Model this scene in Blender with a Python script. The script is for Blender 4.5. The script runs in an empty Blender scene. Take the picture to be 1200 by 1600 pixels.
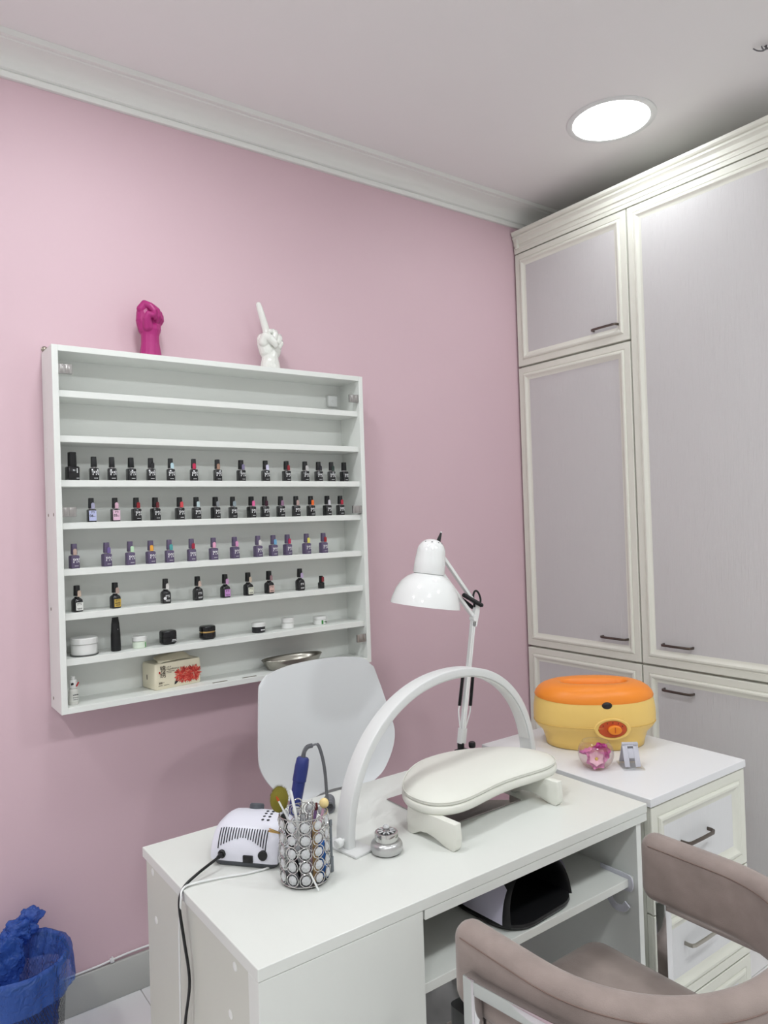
import bpy, bmesh, math, random
from mathutils import Vector, Matrix, Euler, noise

random.seed(7)
PI = math.pi
SC = bpy.context.scene
COL = SC.collection

# ------------------------------------------------------------------ camera
cam_d = bpy.data.cameras.new('camera')
cam = bpy.data.objects.new('camera', cam_d)
COL.objects.link(cam)
cam_d.sensor_fit = 'VERTICAL'
cam_d.sensor_height = 24.0
cam_d.lens = 1144.37 / 1600.0 * 24.0
cam_d.clip_start = 0.02
_yaw, _pit, _rol = math.radians(36.0804), math.radians(0.5536), math.radians(-1.8794)
_f = Vector((math.sin(_yaw) * math.cos(_pit), math.cos(_yaw) * math.cos(_pit), math.sin(_pit)))
_r = Vector((math.cos(_yaw), -math.sin(_yaw), 0))
_u = _r.cross(_f)
_r2 = math.cos(_rol) * _r + math.sin(_rol) * _u
_u2 = -math.sin(_rol) * _r + math.cos(_rol) * _u
_M = Matrix((_r2, _u2, -_f)).transposed().to_4x4()
_M.translation = Vector((0, 0, 1.5))
cam.matrix_world = _M
SC.camera = cam

# ------------------------------------------------------------------ world and exposure
wd = bpy.data.worlds.new('world')
SC.world = wd
wd.use_nodes = True
wd.node_tree.nodes['Background'].inputs[0].default_value = (0.9, 0.95, 1.0, 1)
wd.node_tree.nodes['Background'].inputs[1].default_value = 0.0
SC.view_settings.view_transform = 'Standard'
SC.view_settings.look = 'None'
SC.view_settings.gamma = 1.0
SC.view_settings.use_curve_mapping = False
SC.view_settings.exposure = 1.09
SC.cycles.max_bounces = 8
SC.cycles.caustics_reflective = False
SC.cycles.caustics_refractive = False
LAMP_STRENGTH = [9.0, 24.0, 32.0, 44.0, 46.0, 32.0]
CEIL = 2.96
# recessed ceiling lamps: the one in view and the rest of the room's set
LAMPS = [(2.325, 1.672), (0.62, 1.55), (-0.85, 1.45), (2.1, -0.15), (0.62, -0.25), (-0.85, -0.35)]

# ------------------------------------------------------------------ helpers
def lin(c):
    c /= 255.0
    return c / 12.92 if c <= 0.04045 else ((c + 0.055) / 1.055) ** 2.4

def rgb(h):
    h = h.lstrip('#')
    return tuple(lin(int(h[i:i + 2], 16)) for i in (0, 2, 4)) + (1.0,)

MATS = {}
def mat(name, col, rough=0.5, metal=0.0, spec=0.5, coat=0.0, trans=0.0, ior=1.45, emit=0.0, sheen=0.0,
        var=0.0, vscale=(8, 8, 8), bump=0.0, bscale=(60, 60, 60), alpha=1.0, sss=0.0):
    if name in MATS:
        return MATS[name]
    m = bpy.data.materials.new(name)
    m.use_nodes = True
    nt = m.node_tree
    b = nt.nodes['Principled BSDF']
    c = rgb(col) if isinstance(col, str) else col
    b.inputs['Base Color'].default_value = c
    b.inputs['Roughness'].default_value = rough
    b.inputs['Metallic'].default_value = metal
    b.inputs['Specular IOR Level'].default_value = spec
    b.inputs['Coat Weight'].default_value = coat
    b.inputs['Coat Roughness'].default_value = 0.05
    b.inputs['Transmission Weight'].default_value = trans
    b.inputs['IOR'].default_value = ior
    b.inputs['Alpha'].default_value = alpha
    if sheen:
        b.inputs['Sheen Weight'].default_value = sheen
        b.inputs['Sheen Roughness'].default_value = 0.4
    if sss:
        b.inputs['Subsurface Weight'].default_value = sss
        b.inputs['Subsurface Scale'].default_value = 0.004
    if emit:
        b.inputs['Emission Color'].default_value = c
        b.inputs['Emission Strength'].default_value = emit
    if var or bump:
        tc = nt.nodes.new('ShaderNodeTexCoord')
    if var:
        mp = nt.nodes.new('ShaderNodeMapping'); mp.inputs['Scale'].default_value = vscale
        nz = nt.nodes.new('ShaderNodeTexNoise'); nz.inputs['Scale'].default_value = 1.0; nz.inputs['Detail'].default_value = 5
        mx = nt.nodes.new('ShaderNodeMix'); mx.data_type = 'RGBA'
        mx.inputs['A'].default_value = tuple(max(0, x * (1 - var)) for x in c[:3]) + (1,)
        mx.inputs['B'].default_value = tuple(min(1, x * (1 + var)) for x in c[:3]) + (1,)
        nt.links.new(tc.outputs['Object'], mp.inputs['Vector'])
        nt.links.new(mp.outputs[0], nz.inputs['Vector'])
        nt.links.new(nz.outputs['Fac'], mx.inputs['Factor'])
        nt.links.new(mx.outputs['Result'], b.inputs['Base Color'])
    if bump:
        mp2 = nt.nodes.new('ShaderNodeMapping'); mp2.inputs['Scale'].default_value = bscale
        n2 = nt.nodes.new('ShaderNodeTexNoise'); n2.inputs['Scale'].default_value = 1.0; n2.inputs['Detail'].default_value = 4
        bp = nt.nodes.new('ShaderNodeBump'); bp.inputs['Strength'].default_value = bump; bp.inputs['Distance'].default_value = 0.002
        nt.links.new(tc.outputs['Object'], mp2.inputs['Vector'])
        nt.links.new(mp2.outputs[0], n2.inputs['Vector'])
        nt.links.new(n2.outputs['Fac'], bp.inputs['Height'])
        nt.links.new(bp.outputs[0], b.inputs['Normal'])
    MATS[name] = m
    return m

def BM():
    return bmesh.new()

def _xf(bm, vs, M):
    if M is not None:
        bmesh.ops.transform(bm, matrix=M, verts=vs)

def add_box(bm, x0, x1, y0, y1, z0, z1, bevel=0.0, seg=2, M=None):
    vs = [bm.verts.new(p) for p in ((x0, y0, z0), (x1, y0, z0), (x1, y1, z0), (x0, y1, z0), (x0, y0, z1), (x1, y0, z1), (x1, y1, z1), (x0, y1, z1))]
    fs = [bm.faces.new([vs[i] for i in q]) for q in ((3, 2, 1, 0), (4, 5, 6, 7), (0, 1, 5, 4), (1, 2, 6, 5), (2, 3, 7, 6), (3, 0, 4, 7))]
    allv = set(vs)
    if bevel:
        es = list({e for f in fs for e in f.edges})
        r = bmesh.ops.bevel(bm, geom=es, offset=bevel, segments=seg, affect='EDGES', profile=0.5)
        allv = {v for v in allv if v.is_valid} | {v for f in r['faces'] for v in f.verts}
        stack = list(allv)
        while stack:
            v = stack.pop()
            for e in v.link_edges:
                o = e.other_vert(v)
                if o not in allv:
                    allv.add(o); stack.append(o)
    _xf(bm, list(allv), M)
    return bm

def add_rings(bm, rings, cap0=True, cap1=True, closed=False, M=None):
    """loft closed rings of equal length"""
    R = [[bm.verts.new(p) for p in ring] for ring in rings]
    n = len(R[0])
    pairs = list(zip(R[:-1], R[1:]))
    if closed:
        pairs.append((R[-1], R[0]))
    for a, b in pairs:
        for i in range(n):
            j = (i + 1) % n
            bm.faces.new((a[i], a[j], b[j], b[i]))
    if not closed:
        if cap0: bm.faces.new(list(reversed(R[0])))
        if cap1: bm.faces.new(R[-1])
    _xf(bm, [v for r in R for v in r], M)
    return bm

def add_lathe(bm, prof, seg=32, M=None, a0=0.0):
    """prof: (r, z); r==0 gives a pole"""
    rows = []
    for r, z in prof:
        if r <= 1e-7:
            rows.append([bm.verts.new((0, 0, z))])
        else:
            rows.append([bm.verts.new((r * math.cos(a0 + 2 * PI * i / seg), r * math.sin(a0 + 2 * PI * i / seg), z)) for i in range(seg)])
    for a, b in zip(rows[:-1], rows[1:]):
        for i in range(seg):
            j = (i + 1) % seg
            if len(a) == 1 and len(b) == 1: break
            if len(a) == 1: bm.faces.new((a[0], b[j], b[i]))
            elif len(b) == 1: bm.faces.new((a[i], a[j], b[0]))
            else: bm.faces.new((a[i], a[j], b[j], b[i]))
    _xf(bm, [v for r in rows for v in r], M)
    bmesh.ops.recalc_face_normals(bm, faces=bm.faces[:])
    return bm

def catmull(pts, n=8, closed=False):
    P = [Vector(p) for p in pts]
    out = []
    N = len(P)
    rng = N if closed else N - 1
    for i in range(rng):
        if closed:
            p0, p1, p2, p3 = P[(i - 1) % N], P[i], P[(i + 1) % N], P[(i + 2) % N]
        else:
            p0, p1, p2, p3 = P[max(i - 1, 0)], P[i], P[i + 1], P[min(i + 2, N - 1)]
        for k in range(n):
            t = k / n
            out.append(0.5 * ((2 * p1) + (-p0 + p2) * t + (2 * p0 - 5 * p1 + 4 * p2 - p3) * t * t + (-p0 + 3 * p1 - 3 * p2 + p3) * t ** 3))
    if not closed:
        out.append(P[-1])
    return out

def frames(pts, closed=False, up=None):
    n = len(pts)
    T = []
    for i in range(n):
        if closed: t = pts[(i + 1) % n] - pts[i - 1]
        else: t = pts[min(i + 1, n - 1)] - pts[max(i - 1, 0)]
        T.append(t.normalized())
    F = []
    if up is not None:
        u0 = Vector(up)
        for t in T:
            s = t.cross(u0)
            if s.length < 1e-5: s = t.orthogonal()
            s.normalize()
            F.append((s, s.cross(t).normalized()))
        return F
    s = T[0].orthogonal().normalized()
    for i, t in enumerate(T):
        s = (s - t * s.dot(t))
        if s.length < 1e-6: s = t.orthogonal()
        s.normalize()
        F.append((s, t.cross(s).normalized()))
    return F

def add_tube(bm, pts, r, seg=8, closed=False, M=None, up=None):
    pts = [Vector(p) for p in pts]
    F = frames(pts, closed, up)
    rr = r if isinstance(r, (list, tuple)) else [r] * len(pts)
    rings = []
    for p, (s, u), q in zip(pts, F, rr):
        rings.append([p + (s * math.cos(2 * PI * k / seg) + u * math.sin(2 * PI * k / seg)) * q for k in range(seg)])
    return add_rings(bm, rings, closed=closed, M=M)

def add_sweep(bm, pts, prof, closed=False, up=(0, 0, 1), M=None, scale=None):
    """prof: list of (side, up) pairs"""
    pts = [Vector(p) for p in pts]
    F = frames(pts, closed, up)
    rings = []
    for i, (p, (s, u)) in enumerate(zip(pts, F)):
        k = scale[i] if scale else 1.0
        rings.append([p + s * a * k + u * b * k for a, b in prof])
    return add_rings(bm, rings, closed=closed, M=M)

def add_prism(bm, poly, z0, z1, M=None):
    a = [bm.verts.new((x, y, z0)) for x, y in poly]
    b = [bm.verts.new((x, y, z1)) for x, y in poly]
    n = len(poly)
    for i in range(n):
        j = (i + 1) % n
        bm.faces.new((a[i], a[j], b[j], b[i]))
    bm.faces.new(list(reversed(a))); bm.faces.new(b)
    _xf(bm, a + b, M)
    return bm

def add_ball(bm, c, r, seg=16, rings=8, M=None):
    if not isinstance(r, (tuple, list)): r = (r, r, r)
    S = Matrix.Translation(c) @ Matrix.Diagonal((r[0], r[1], r[2], 1))
    if M is not None: S = M @ S
    bmesh.ops.create_uvsphere(bm, u_segments=seg, v_segments=rings, radius=1.0, matrix=S)
    return bm

def rrect(w, h, r, n=4, cx=0, cy=0):
    r = min(r, w / 2 - 1e-5, h / 2 - 1e-5)
    out = []
    for sx, sy, a in ((1, 1, 0), (-1, 1, PI / 2), (-1, -1, PI), (1, -1, 1.5 * PI)):
        for k in range(n + 1):
            t = a + k / n * PI / 2
            out.append((cx + sx * (w / 2 - r) + r * math.cos(t), cy + sy * (h / 2 - r) + r * math.sin(t)))
    return out

def part(name, bm, m, parent=None, loc=None, rot=None, smooth=35, recalc=True):
    if recalc:
        bmesh.ops.recalc_face_normals(bm, faces=bm.faces[:])
    me = bpy.data.meshes.new(name)
    bm.to_mesh(me); bm.free()
    me.materials.append(m)
    if smooth:
        me.polygons.foreach_set('use_smooth', [True] * len(me.polygons))
        me.set_sharp_from_angle(angle=math.radians(smooth))
    o = bpy.data.objects.new(name, me)
    COL.objects.link(o)
    if parent is not None: o.parent = parent
    if loc is not None: o.location = loc
    if rot is not None: o.rotation_euler = rot
    return o

def inst(name, src, parent=None, loc=None, rot=None, m=None):
    """another object sharing the mesh of src"""
    o = bpy.data.objects.new(name, src.data)
    COL.objects.link(o)
    if parent is not None: o.parent = parent
    if loc is not None: o.location = loc
    if rot is not None: o.rotation_euler = rot
    if m is not None:
        o.material_slots[0].link = 'OBJECT'
        o.material_slots[0].material = m
    return o

def tag(o, label, cat, group=None, kind=None):
    o['label'] = label; o['category'] = cat
    if group: o['group'] = group
    if kind: o['kind'] = kind
    return o

def struct(o):
    o['kind'] = 'structure'
    return o

def thing(name, label, cat, loc=(0, 0, 0), rotz=0.0, group=None):
    o = bpy.data.objects.new(name, None)
    o.empty_display_size = 0.05
    COL.objects.link(o)
    o.location = loc; o.rotation_euler = (0, 0, rotz)
    return tag(o, label, cat, group)

def text_mesh(s, size, m, name='lettering', parent=None, loc=(0, 0, 0), rot=(PI / 2, 0, 0), sx=1.0, align='CENTER', bold=0.0):
    cu = bpy.data.curves.new(name, 'FONT')
    cu.body = s; cu.size = size; cu.align_x = align; cu.align_y = 'CENTER'
    cu.resolution_u = 2
    cu.offset = bold
    t = bpy.data.objects.new('tmp', cu)
    COL.objects.link(t)
    dg = bpy.context.evaluated_depsgraph_get()
    me = bpy.data.meshes.new_from_object(t.evaluated_get(dg))
    bpy.data.objects.remove(t); bpy.data.curves.remove(cu)
    me.name = name
    me.materials.clear(); me.materials.append(m)
    o = bpy.data.objects.new(name, me)
    COL.objects.link(o)
    if parent is not None: o.parent = parent
    o.location = loc; o.rotation_euler = rot; o.scale = (sx, 1, 1)
    return o

def RX(a): return Matrix.Rotation(a, 4, 'X')
def RY(a): return Matrix.Rotation(a, 4, 'Y')
def RZ(a): return Matrix.Rotation(a, 4, 'Z')
def TR(x, y, z): return Matrix.Translation((x, y, z))

# ------------------------------------------------------------------ materials
M_pink = mat('pink_paint', '#dabcc5', 0.55, bump=0.06, bscale=(90, 90, 90), var=0.015, vscale=(3, 3, 3))
M_wallwhite = mat('white_paint', '#f0efed', 0.6, bump=0.05, bscale=(80, 80, 80))
M_ceil = mat('ceiling_paint', '#f0eeed', 0.7)
M_crown = mat('crown_plaster', '#ebece8', 0.5)
M_tile = mat('floor_tile', '#eeedee', 0.22, var=0.02, vscale=(4, 4, 4))
M_grout = mat('grout', '#b9b7b2', 0.9)
M_base = mat('baseboard_plastic', '#b9bab6', 0.45)
M_lam = mat('white_laminate', '#e9ebe7', 0.38, bump=0.05, bscale=(6, 6, 220), var=0.012, vscale=(3, 3, 60))
M_lamdesk = mat('white_desk_laminate', '#dfe1dc', 0.34, bump=0.04, bscale=(40, 200, 200), var=0.012, vscale=(30, 4, 4))
M_lamside = mat('side_laminate', '#cfd0c6', 0.4, bump=0.04, bscale=(60, 60, 60))
M_cream = mat('cream_lacquer', '#e3e3d8', 0.42, bump=0.06, bscale=(120, 120, 120))
M_doorpanel = mat('pale_lilac_woodgrain', '#cecccc', 0.5, bump=0.8, bscale=(350, 350, 9), var=0.02, vscale=(300, 300, 6))
M_doorpanel2 = mat('pale_white_woodgrain', '#dfdfe0', 0.5, bump=0.35, bscale=(350, 350, 9), var=0.02, vscale=(300, 300, 6))
M_bronze = mat('bronze_metal', '#6b625c', 0.32, metal=0.9)
M_nickel = mat('brushed_nickel', '#a8a49b', 0.3, metal=1.0)
M_chrome = mat('chrome', '#d9dadb', 0.08, metal=1.0)
M_black = mat('black_plastic', '#141416', 0.4)
M_gloss_black = mat('gloss_black', '#0d0d10', 0.15)
M_darkgap = mat('dark_joint', '#3a3833', 0.9)
def lamp_face(k, strength):
    m = mat('lamp_diffuser_%d' % k, '#ffffff', 0.5, emit=strength)
    m.node_tree.nodes['Principled BSDF'].inputs['Emission Color'].default_value = (0.955, 1.0, 1.015, 1)
    return m
M_whiteplastic = mat('white_plastic', '#e6e7e6', 0.3)
M_whitegloss = mat('white_gloss_enamel', '#eeefee', 0.12, coat=0.3)
M_velvet = mat('mauve_velvet', '#948680', 0.8, sheen=0.35, var=0.32, vscale=(15, 15, 20), bump=0.25, bscale=(500, 500, 500))
M_screw = mat('screw_metal', '#8f877c', 0.35, metal=0.9)
# ------------------------------------------------------------------ room shell
RX0, RX1, RY0, RY1 = -1.7, 3.25, -2.1, 2.44
struct(part('wall_back', add_box(BM(), RX0, RX1, RY1, RY1 + 0.1, 0, CEIL), M_pink, smooth=0))
struct(part('wall_right', add_box(BM(), RX1, RX1 + 0.1, RY0, RY1 + 0.1, 0, CEIL), M_wallwhite, smooth=0))
struct(part('wall_left', add_box(BM(), RX0 - 0.1, RX0, RY0, RY1 + 0.1, 0, CEIL), M_wallwhite, smooth=0))
struct(part('wall_front', add_box(BM(), RX0 - 0.1, RX1 + 0.1, RY0 - 0.1, RY0, 0, CEIL), M_wallwhite, smooth=0))
struct(part('ceiling', add_box(BM(), RX0 - 0.1, RX1 + 0.1, RY0 - 0.1, RY1 + 0.1, CEIL, CEIL + 0.1), M_ceil, smooth=0))
fl = struct(part('floor', add_box(BM(), RX0 - 0.1, RX1 + 0.1, RY0 - 0.1, RY1 + 0.1, -0.1, -0.003), M_grout, smooth=0))
first = None
TS = 0.6
ox, oy = 0.73 - 5 * TS, 2.44 - 8 * TS
for i in range(9):
    for j in range(8):
        x, y = ox + i * TS, oy + j * TS
        if x + TS > RX1 + 0.3 or x < RX0 - 0.7: continue
        if first is None:
            first = part('tile', add_box(BM(), 0.0015, TS - 0.0015, 0.0015, TS - 0.0015, -0.008, 0.0, bevel=0.001, seg=1), M_tile, fl, loc=(x, y, 0))
        else:
            inst('tile', first, fl, loc=(x, y, 0))

# plaster crown: swept profile, one length for each wall
crown_prof = [(0, 0), (0.012, 0), (0.016, 0.006), (0.017, 0.016), (0.013, 0.020), (0.022, 0.024), (0.024, 0.030)]
for k in range(9):
    t = k / 8 * PI / 2
    crown_prof.append((0.026 + 0.066 * (1 - math.cos(t)), 0.032 + 0.036 * math.sin(t)))
crown_prof += [(0.096, 0.072), (0.100, 0.070), (0.112, 0.072), (0.116, 0.078), (0.120, 0.085), (0, 0.085)]
def crown(name, p0, p1, nrm):
    bm = BM()
    rings = []
    for p in (p0, p1):
        rings.append([Vector((p[0] + nrm[0] * d, p[1] + nrm[1] * d, CEIL - 0.0855 + h)) for d, h in crown_prof])
    add_rings(bm, rings)
    return struct(part(name, bm, M_crown, smooth=40))
crown('trim_1', (RX0, RY1), (RX1, RY1), (0, -1))
crown('trim_2', (RX0, RY0), (RX0, RY1 - 0.0), (1, 0))
crown('trim_3', (RX0, RY0), (RX1, RY0), (0, 1))

def baseboard(name, x0, x1, y0, y1):
    return struct(part(name, add_box(BM(), x0, x1, y0, y1, 0.0, 0.115, bevel=0.003), M_base))
baseboard('baseboard_back', RX0, RX1, RY1 - 0.014, RY1)
baseboard('baseboard_left', RX0, RX0 + 0.014, RY0, RY1 - 0.014)
baseboard('baseboard_front', RX0 + 0.014, RX1, RY0, RY0 + 0.014)

# round ceiling lamps
def ceiling_lamp(x, y, label, face):
    t = thing('ceiling_downlight', label, 'lamp', (x, y, CEIL), 0, 'round recessed ceiling lamps')
    add = [(0.1385, -0.0005), (0.1385, -0.0040), (0.142, -0.0052), (0.156, -0.0050), (0.161, -0.003), (0.162, 0.0), (0.1385, -0.0005)]
    part('rim', add_lathe(BM(), add, 64), M_whiteplastic, t)
    part('diffuser', add_lathe(BM(), [(0.0, -0.0036), (0.1380, -0.0036), (0.1380, -0.001), (0.0, -0.001)], 48), face, t)
    return t
for k, (x, y) in enumerate(LAMPS):
    ceiling_lamp(x, y, 'round white recessed lamp glowing in the ceiling near the tall cupboards' if k == 0 else
                 ('round recessed ceiling lamp over the polish shelf', 'round recessed ceiling lamp at the far left of the room',
                  'round recessed ceiling lamp behind the viewer near the cupboards', 'round recessed ceiling lamp behind the viewer in mid room',
                  'round recessed ceiling lamp behind the viewer at the left')[k - 1], lamp_face(k, LAMP_STRENGTH[k]))

# loose wire ends sticking out of the ceiling
t = thing('ceiling_wire', 'grey loose wire ends poking out of the ceiling at the right', 'wire', (2.365, 1.12, CEIL))
M_wire = mat('wire_grey', '#77767a', 0.5)
for k, (a, b) in enumerate(((-0.03, 0.016), (-0.026, 0.0), (-0.012, -0.012))):
    part('wire_end', add_tube(BM(), catmull([(0.01, 0.004 * k, 0.0), (0.004, b * 0.4, -0.016), (a * 0.6, b, -0.02 - 0.003 * k), (a, b * 1.5, -0.013 - 0.004 * k)], 5), 0.0022, 6), M_wire, t)

# white cable clipped along the top of the baseboard
t = thing('wall_cable', 'thin white cable clipped above the grey baseboard behind the bin', 'cable', (0.55, 2.433, 0.118))
part('cable_run', add_tube(BM(), catmull([(-1.2, 0, 0.004), (-0.55, 0, 0.002), (-0.2, 0, 0.001), (0.03, 0, 0.0035), (0.1, 0, 0.008), (0.2, 0, 0.011), (0.5, 0, 0.004), (1.2, 0, 0.004)], 8), 0.0032, 8), M_whiteplastic, t)
bm = BM(); add_box(bm, 0.088, 0.1, -0.006, 0.006, 0.001, 0.012, bevel=0.001); add_tube(bm, [(0.094, -0.002, 0.01), (0.094, -0.002, 0.019)], 0.002, 6)
part('clip', bm, M_whiteplastic, t)

# ------------------------------------------------------------------ tall cupboards with framed doors
def framed_door(root, name, w, h, mp, frame=0.062, thick=0.02, partname='door', loc=(0, 0, 0), rot=None):
    """door in the local xz plane, front towards -y, origin at its lower left back corner"""
    fo = frame * 0.42          # flat outer border
    fi = frame
    bm = BM()
    add_box(bm, 0, w, 0.004, thick, 0, h, bevel=0.0015, seg=1)      # slab
    d = part(partname, bm, M_cream, root, loc=loc, rot=rot)
    # mitred frame: profile from the outer edge to the panel
    prof = [(0.0005, 0.004), (0.0005, -0.001), (0.002, -0.003), (fo, -0.003), (fo + 0.001, -0.0015), (fo + 0.004, -0.0012), (fo + 0.005, -0.004),
            (fo + 0.010, -0.0075), (fo + 0.016, -0.0075), (fo + 0.022, -0.003), (fi - 0.006, 0.001), (fi - 0.001, 0.0025), (fi, 0.0045)]
    bm = BM()
    rings = []
    for q, y in prof:
        rings.append([Vector((q, y, q)), Vector((w - q, y, q)), Vector((w - q, y, h - q)), Vector((q, y, h - q))])
    add_rings(bm, rings, cap0=False, cap1=False)
    part('frame', bm, M_cream, d, smooth=25)
    part('panel', add_box(BM(), fi - 0.002, w - fi + 0.002, 0.0028, 0.0045, fi - 0.002, h - fi + 0.002), mp, d, smooth=0)
    return d

def bar_handle(parent, x, z, L=0.125, y=-0.001, m=M_bronze, proj=0.026):
    bm = BM()
    pts = [(-L / 2, 0.003, 0), (-L / 2, -proj * 0.55, 0), (-L / 2 + 0.003, -proj * 0.85, 0), (-L / 2 + 0.012, -proj, 0), (0, -proj - 0.001, 0),
           (L / 2 - 0.012, -proj, 0), (L / 2 - 0.003, -proj * 0.85, 0), (L / 2, -proj * 0.55, 0), (L / 2, 0.003, 0)]
    add_sweep(bm, pts, rrect(0.006, 0.010, 0.002, 2), up=(0, 0, 1))
    return part('handle', bm, m, parent, loc=(x, y, z))

XF = 2.593      # plane of the door fronts
RCAB = -PI / 2  # local -y points to world -x: local x runs towards the viewer
def cupboard(label, y_far, width, doors, depth=0.62):
    t = thing('tall_cupboard', label, 'cupboard', (XF + 0.003, y_far, 0), RCAB, 'tall white cupboards on the right')
    bm = BM()
    add_box(bm, 0, width, 0.021, depth, 0.08, 2.742)
    add_box(bm, 0.002, width - 0.002, 0.04, depth - 0.02, 0.0, 0.08)
    part('carcass', bm, M_cream, t, smooth=0)
    for z0, z1, hx, hz in doors:
        d = framed_door(t, 'door', width - 0.004, z1 - z0 - 0.004, M_doorpanel, loc=(0.002, 0, z0 + 0.002))
        if hx is not None:
            bar_handle(d, hx, hz - z0, y=0.003)
    return t
cupboard('narrow cream framed cupboard unit with three doors in the corner beside the pink wall', 2.432, 0.622,
         [(0.082, 0.874, None, None), (0.879, 2.198, 2.432 - 1.938, 0.966), (2.202, 2.740, 2.432 - 1.930, 2.275)])
cupboard('wide cream framed cupboard unit with one very tall door over a low door', 1.808, 0.632,
         [(0.082, 0.874, 1.808 - 1.652, 0.788), (0.879, 2.740, 1.808 - 1.648, 0.965)])
# cornice board running over both units
t = thing('cupboard_cornice', 'cream stepped cornice board along the top of the tall cupboards', 'cornice', (XF + 0.003, 2.432, 2.743), RCAB)
W = 1.256
bm = BM()
prof = [(-0.002, 0.0), (-0.002, 0.016), (-0.004, 0.018), (-0.004, 0.026), (-0.001, 0.030), (-0.001, 0.036), (-0.006, 0.040), (-0.006, 0.058), (-0.010, 0.066),
        (-0.014, 0.070), (-0.014, 0.078), (-0.010, 0.080), (-0.016, 0.084), (-0.020, 0.090), (-0.020, 0.102), (0.04, 0.102), (0.04, 0.0)]
add_rings(bm, [[Vector((x, a, b)) for a, b in prof] for x in (0.0, W)])
part('moulding', bm, M_cream, t, smooth=20)
part('end_block', add_box(BM(), 0.012, 0.03, -0.012, 0.0, 0.02, 0.075, bevel=0.003), M_cream, t)
part('top_board', add_box(BM(), 0.0, W, 0.0405, 0.62, 0.0, 0.10), M_cream, t, smooth=0)
# ------------------------------------------------------------------ wall shelf for the polishes
WX0, WX1, WY0, WZ0, WZ1 = 0.487, 1.594, 2.30, 0.957, 2.047
ws = thing('wall_shelf', 'white open wall shelf unit full of nail polish bottles and jars', 'shelf', (WX0, WY0, WZ0))
W, H, D = WX1 - WX0, WZ1 - WZ0, 2.438 - WY0
TH = 0.018
part('side_panel', add_box(BM(), 0, TH, 0, D, 0, H, bevel=0.0008, seg=1), M_lam, ws)
part('side_panel', add_box(BM(), W - TH, W, 0, D, 0, H, bevel=0.0008, seg=1), M_lam, ws)
part('top_panel', add_box(BM(), TH, W - TH, 0, D, H - TH, H, bevel=0.0008, seg=1), M_lam, ws)
part('bottom_panel', add_box(BM(), TH, W - TH, 0, D, 0, TH, bevel=0.0008, seg=1), M_lam, ws)
part('back_panel', add_box(BM(), TH, W - TH, D - 0.006, D, TH, H - TH), M_lam, ws, smooth=0)
SHZ = [1.915, 1.780, 1.647, 1.520, 1.382, 1.250, 1.115]
s0 = None
for z in SHZ:
    if s0 is None:
        s0 = part('shelf', add_box(BM(), TH, W - TH, 0.014, D - 0.006, -0.020, 0, bevel=0.0008, seg=1), M_lam, ws, loc=(0, 0, z - WZ0))
    else:
        inst('shelf', s0, ws, loc=(0, 0, z - WZ0))
# door hinge stubs without doors
M_hinge = mat('hinge_steel', '#a9a6a4', 0.3, metal=0.85)
def hinge(x, z, s):
    bm = BM()
    add_box(bm, 0, 0.040, -0.009, 0.0, -0.0145, 0.0145, bevel=0.0008, seg=1)
    add_box(bm, 0.006, 0.013, -0.0105, -0.009, -0.012, 0.012, bevel=0.0005)
    add_box(bm, 0.020, 0.033, -0.0105, -0.009, -0.012, 0.012, bevel=0.0005)
    add_box(bm, 0.0, 0.030, 0.0, 0.008, -0.012, 0.012, bevel=0.001)
    M = Matrix.Diagonal((s, 1, 1, 1))
    bmesh.ops.transform(bm, matrix=M, verts=bm.verts[:])
    part('hinge', bm, M_hinge, ws, loc=(x, 0.013, z - WZ0))
for z in (1.978, 1.552): hinge(TH, z, 1)
for z in (1.962, 1.540, 1.052): hinge(W - TH, z, -1)
bm = BM(); add_box(bm, -0.022, 0.022, -0.014, 0.0, -0.022, 0.022, bevel=0.004); add_lathe(bm, [(0, -0.0005), (0.006, 0.0), (0.008, 0.002), (0.008, 0.006)], 16, M=TR(0, -0.015, 0) @ RX(-PI / 2))
part('wall_hanger', bm, M_whiteplastic, ws, loc=(1.533 - WX0, D - 0.0065, 1.967 - WZ0))
for x in (0.985, 1.092):
    part('strike_plate', add_box(BM(), -0.026, 0.026, -0.004, 0.004, 0, 0.0012, bevel=0.0004, seg=1), M_screw, ws, loc=(x - WX0, 0.012, TH))
bm = BM(); add_lathe(bm, [(0, 0.004), (0.004, 0.0035), (0.008, 0.0015), (0.010, 0), (0.0, 0)], 20, M=RX(PI / 2))
part('fixing_screw', bm, M_screw, ws, loc=(0.010, D - 0.0005, H + 0.012))
part('fixing_screw', add_lathe(BM(), [(0, 0.004), (0.004, 0.0035), (0.008, 0.0015), (0.010, 0), (0.0, 0)], 20, M=RX(PI / 2)), M_screw, ws, loc=(1.022 - WX0, D - 0.0005, H + 0.004))
for z in (1.545, 1.26, 0.99, 1.95, 1.75):
    for yy in ((0.03, 0.1) if z in (1.545,) else (0.1,)):
        part('screw_cap', add_lathe(BM(), [(0.005, 0), (0.005, 0.0008), (0.003, 0.0012), (0, 0.0012)], 12, M=RY(-PI / 2)), M_lam if z > 1.6 else M_screw, ws, loc=(0, yy, z - WZ0), smooth=0)

# ------------------------------------------------------------------ polish bottles
M_btl = mat('polish_black', '#101014', 0.22, coat=0.3)
M_cap = mat('cap_black', '#0e0e11', 0.5)
M_btl_p = mat('polish_purple', '#584c68', 0.5)
M_cap_p = mat('cap_purple', '#574b66', 0.5)
M_neck = mat('bottle_neck', '#b4aeb0', 0.35)
M_print = mat('white_print', '#e9e9ea', 0.5)

def sq_rings(spec, n=3):
    return [[Vector((x, y, z)) for x, y in rrect(w, d, r, n)] for w, d, r, z in spec]

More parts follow.
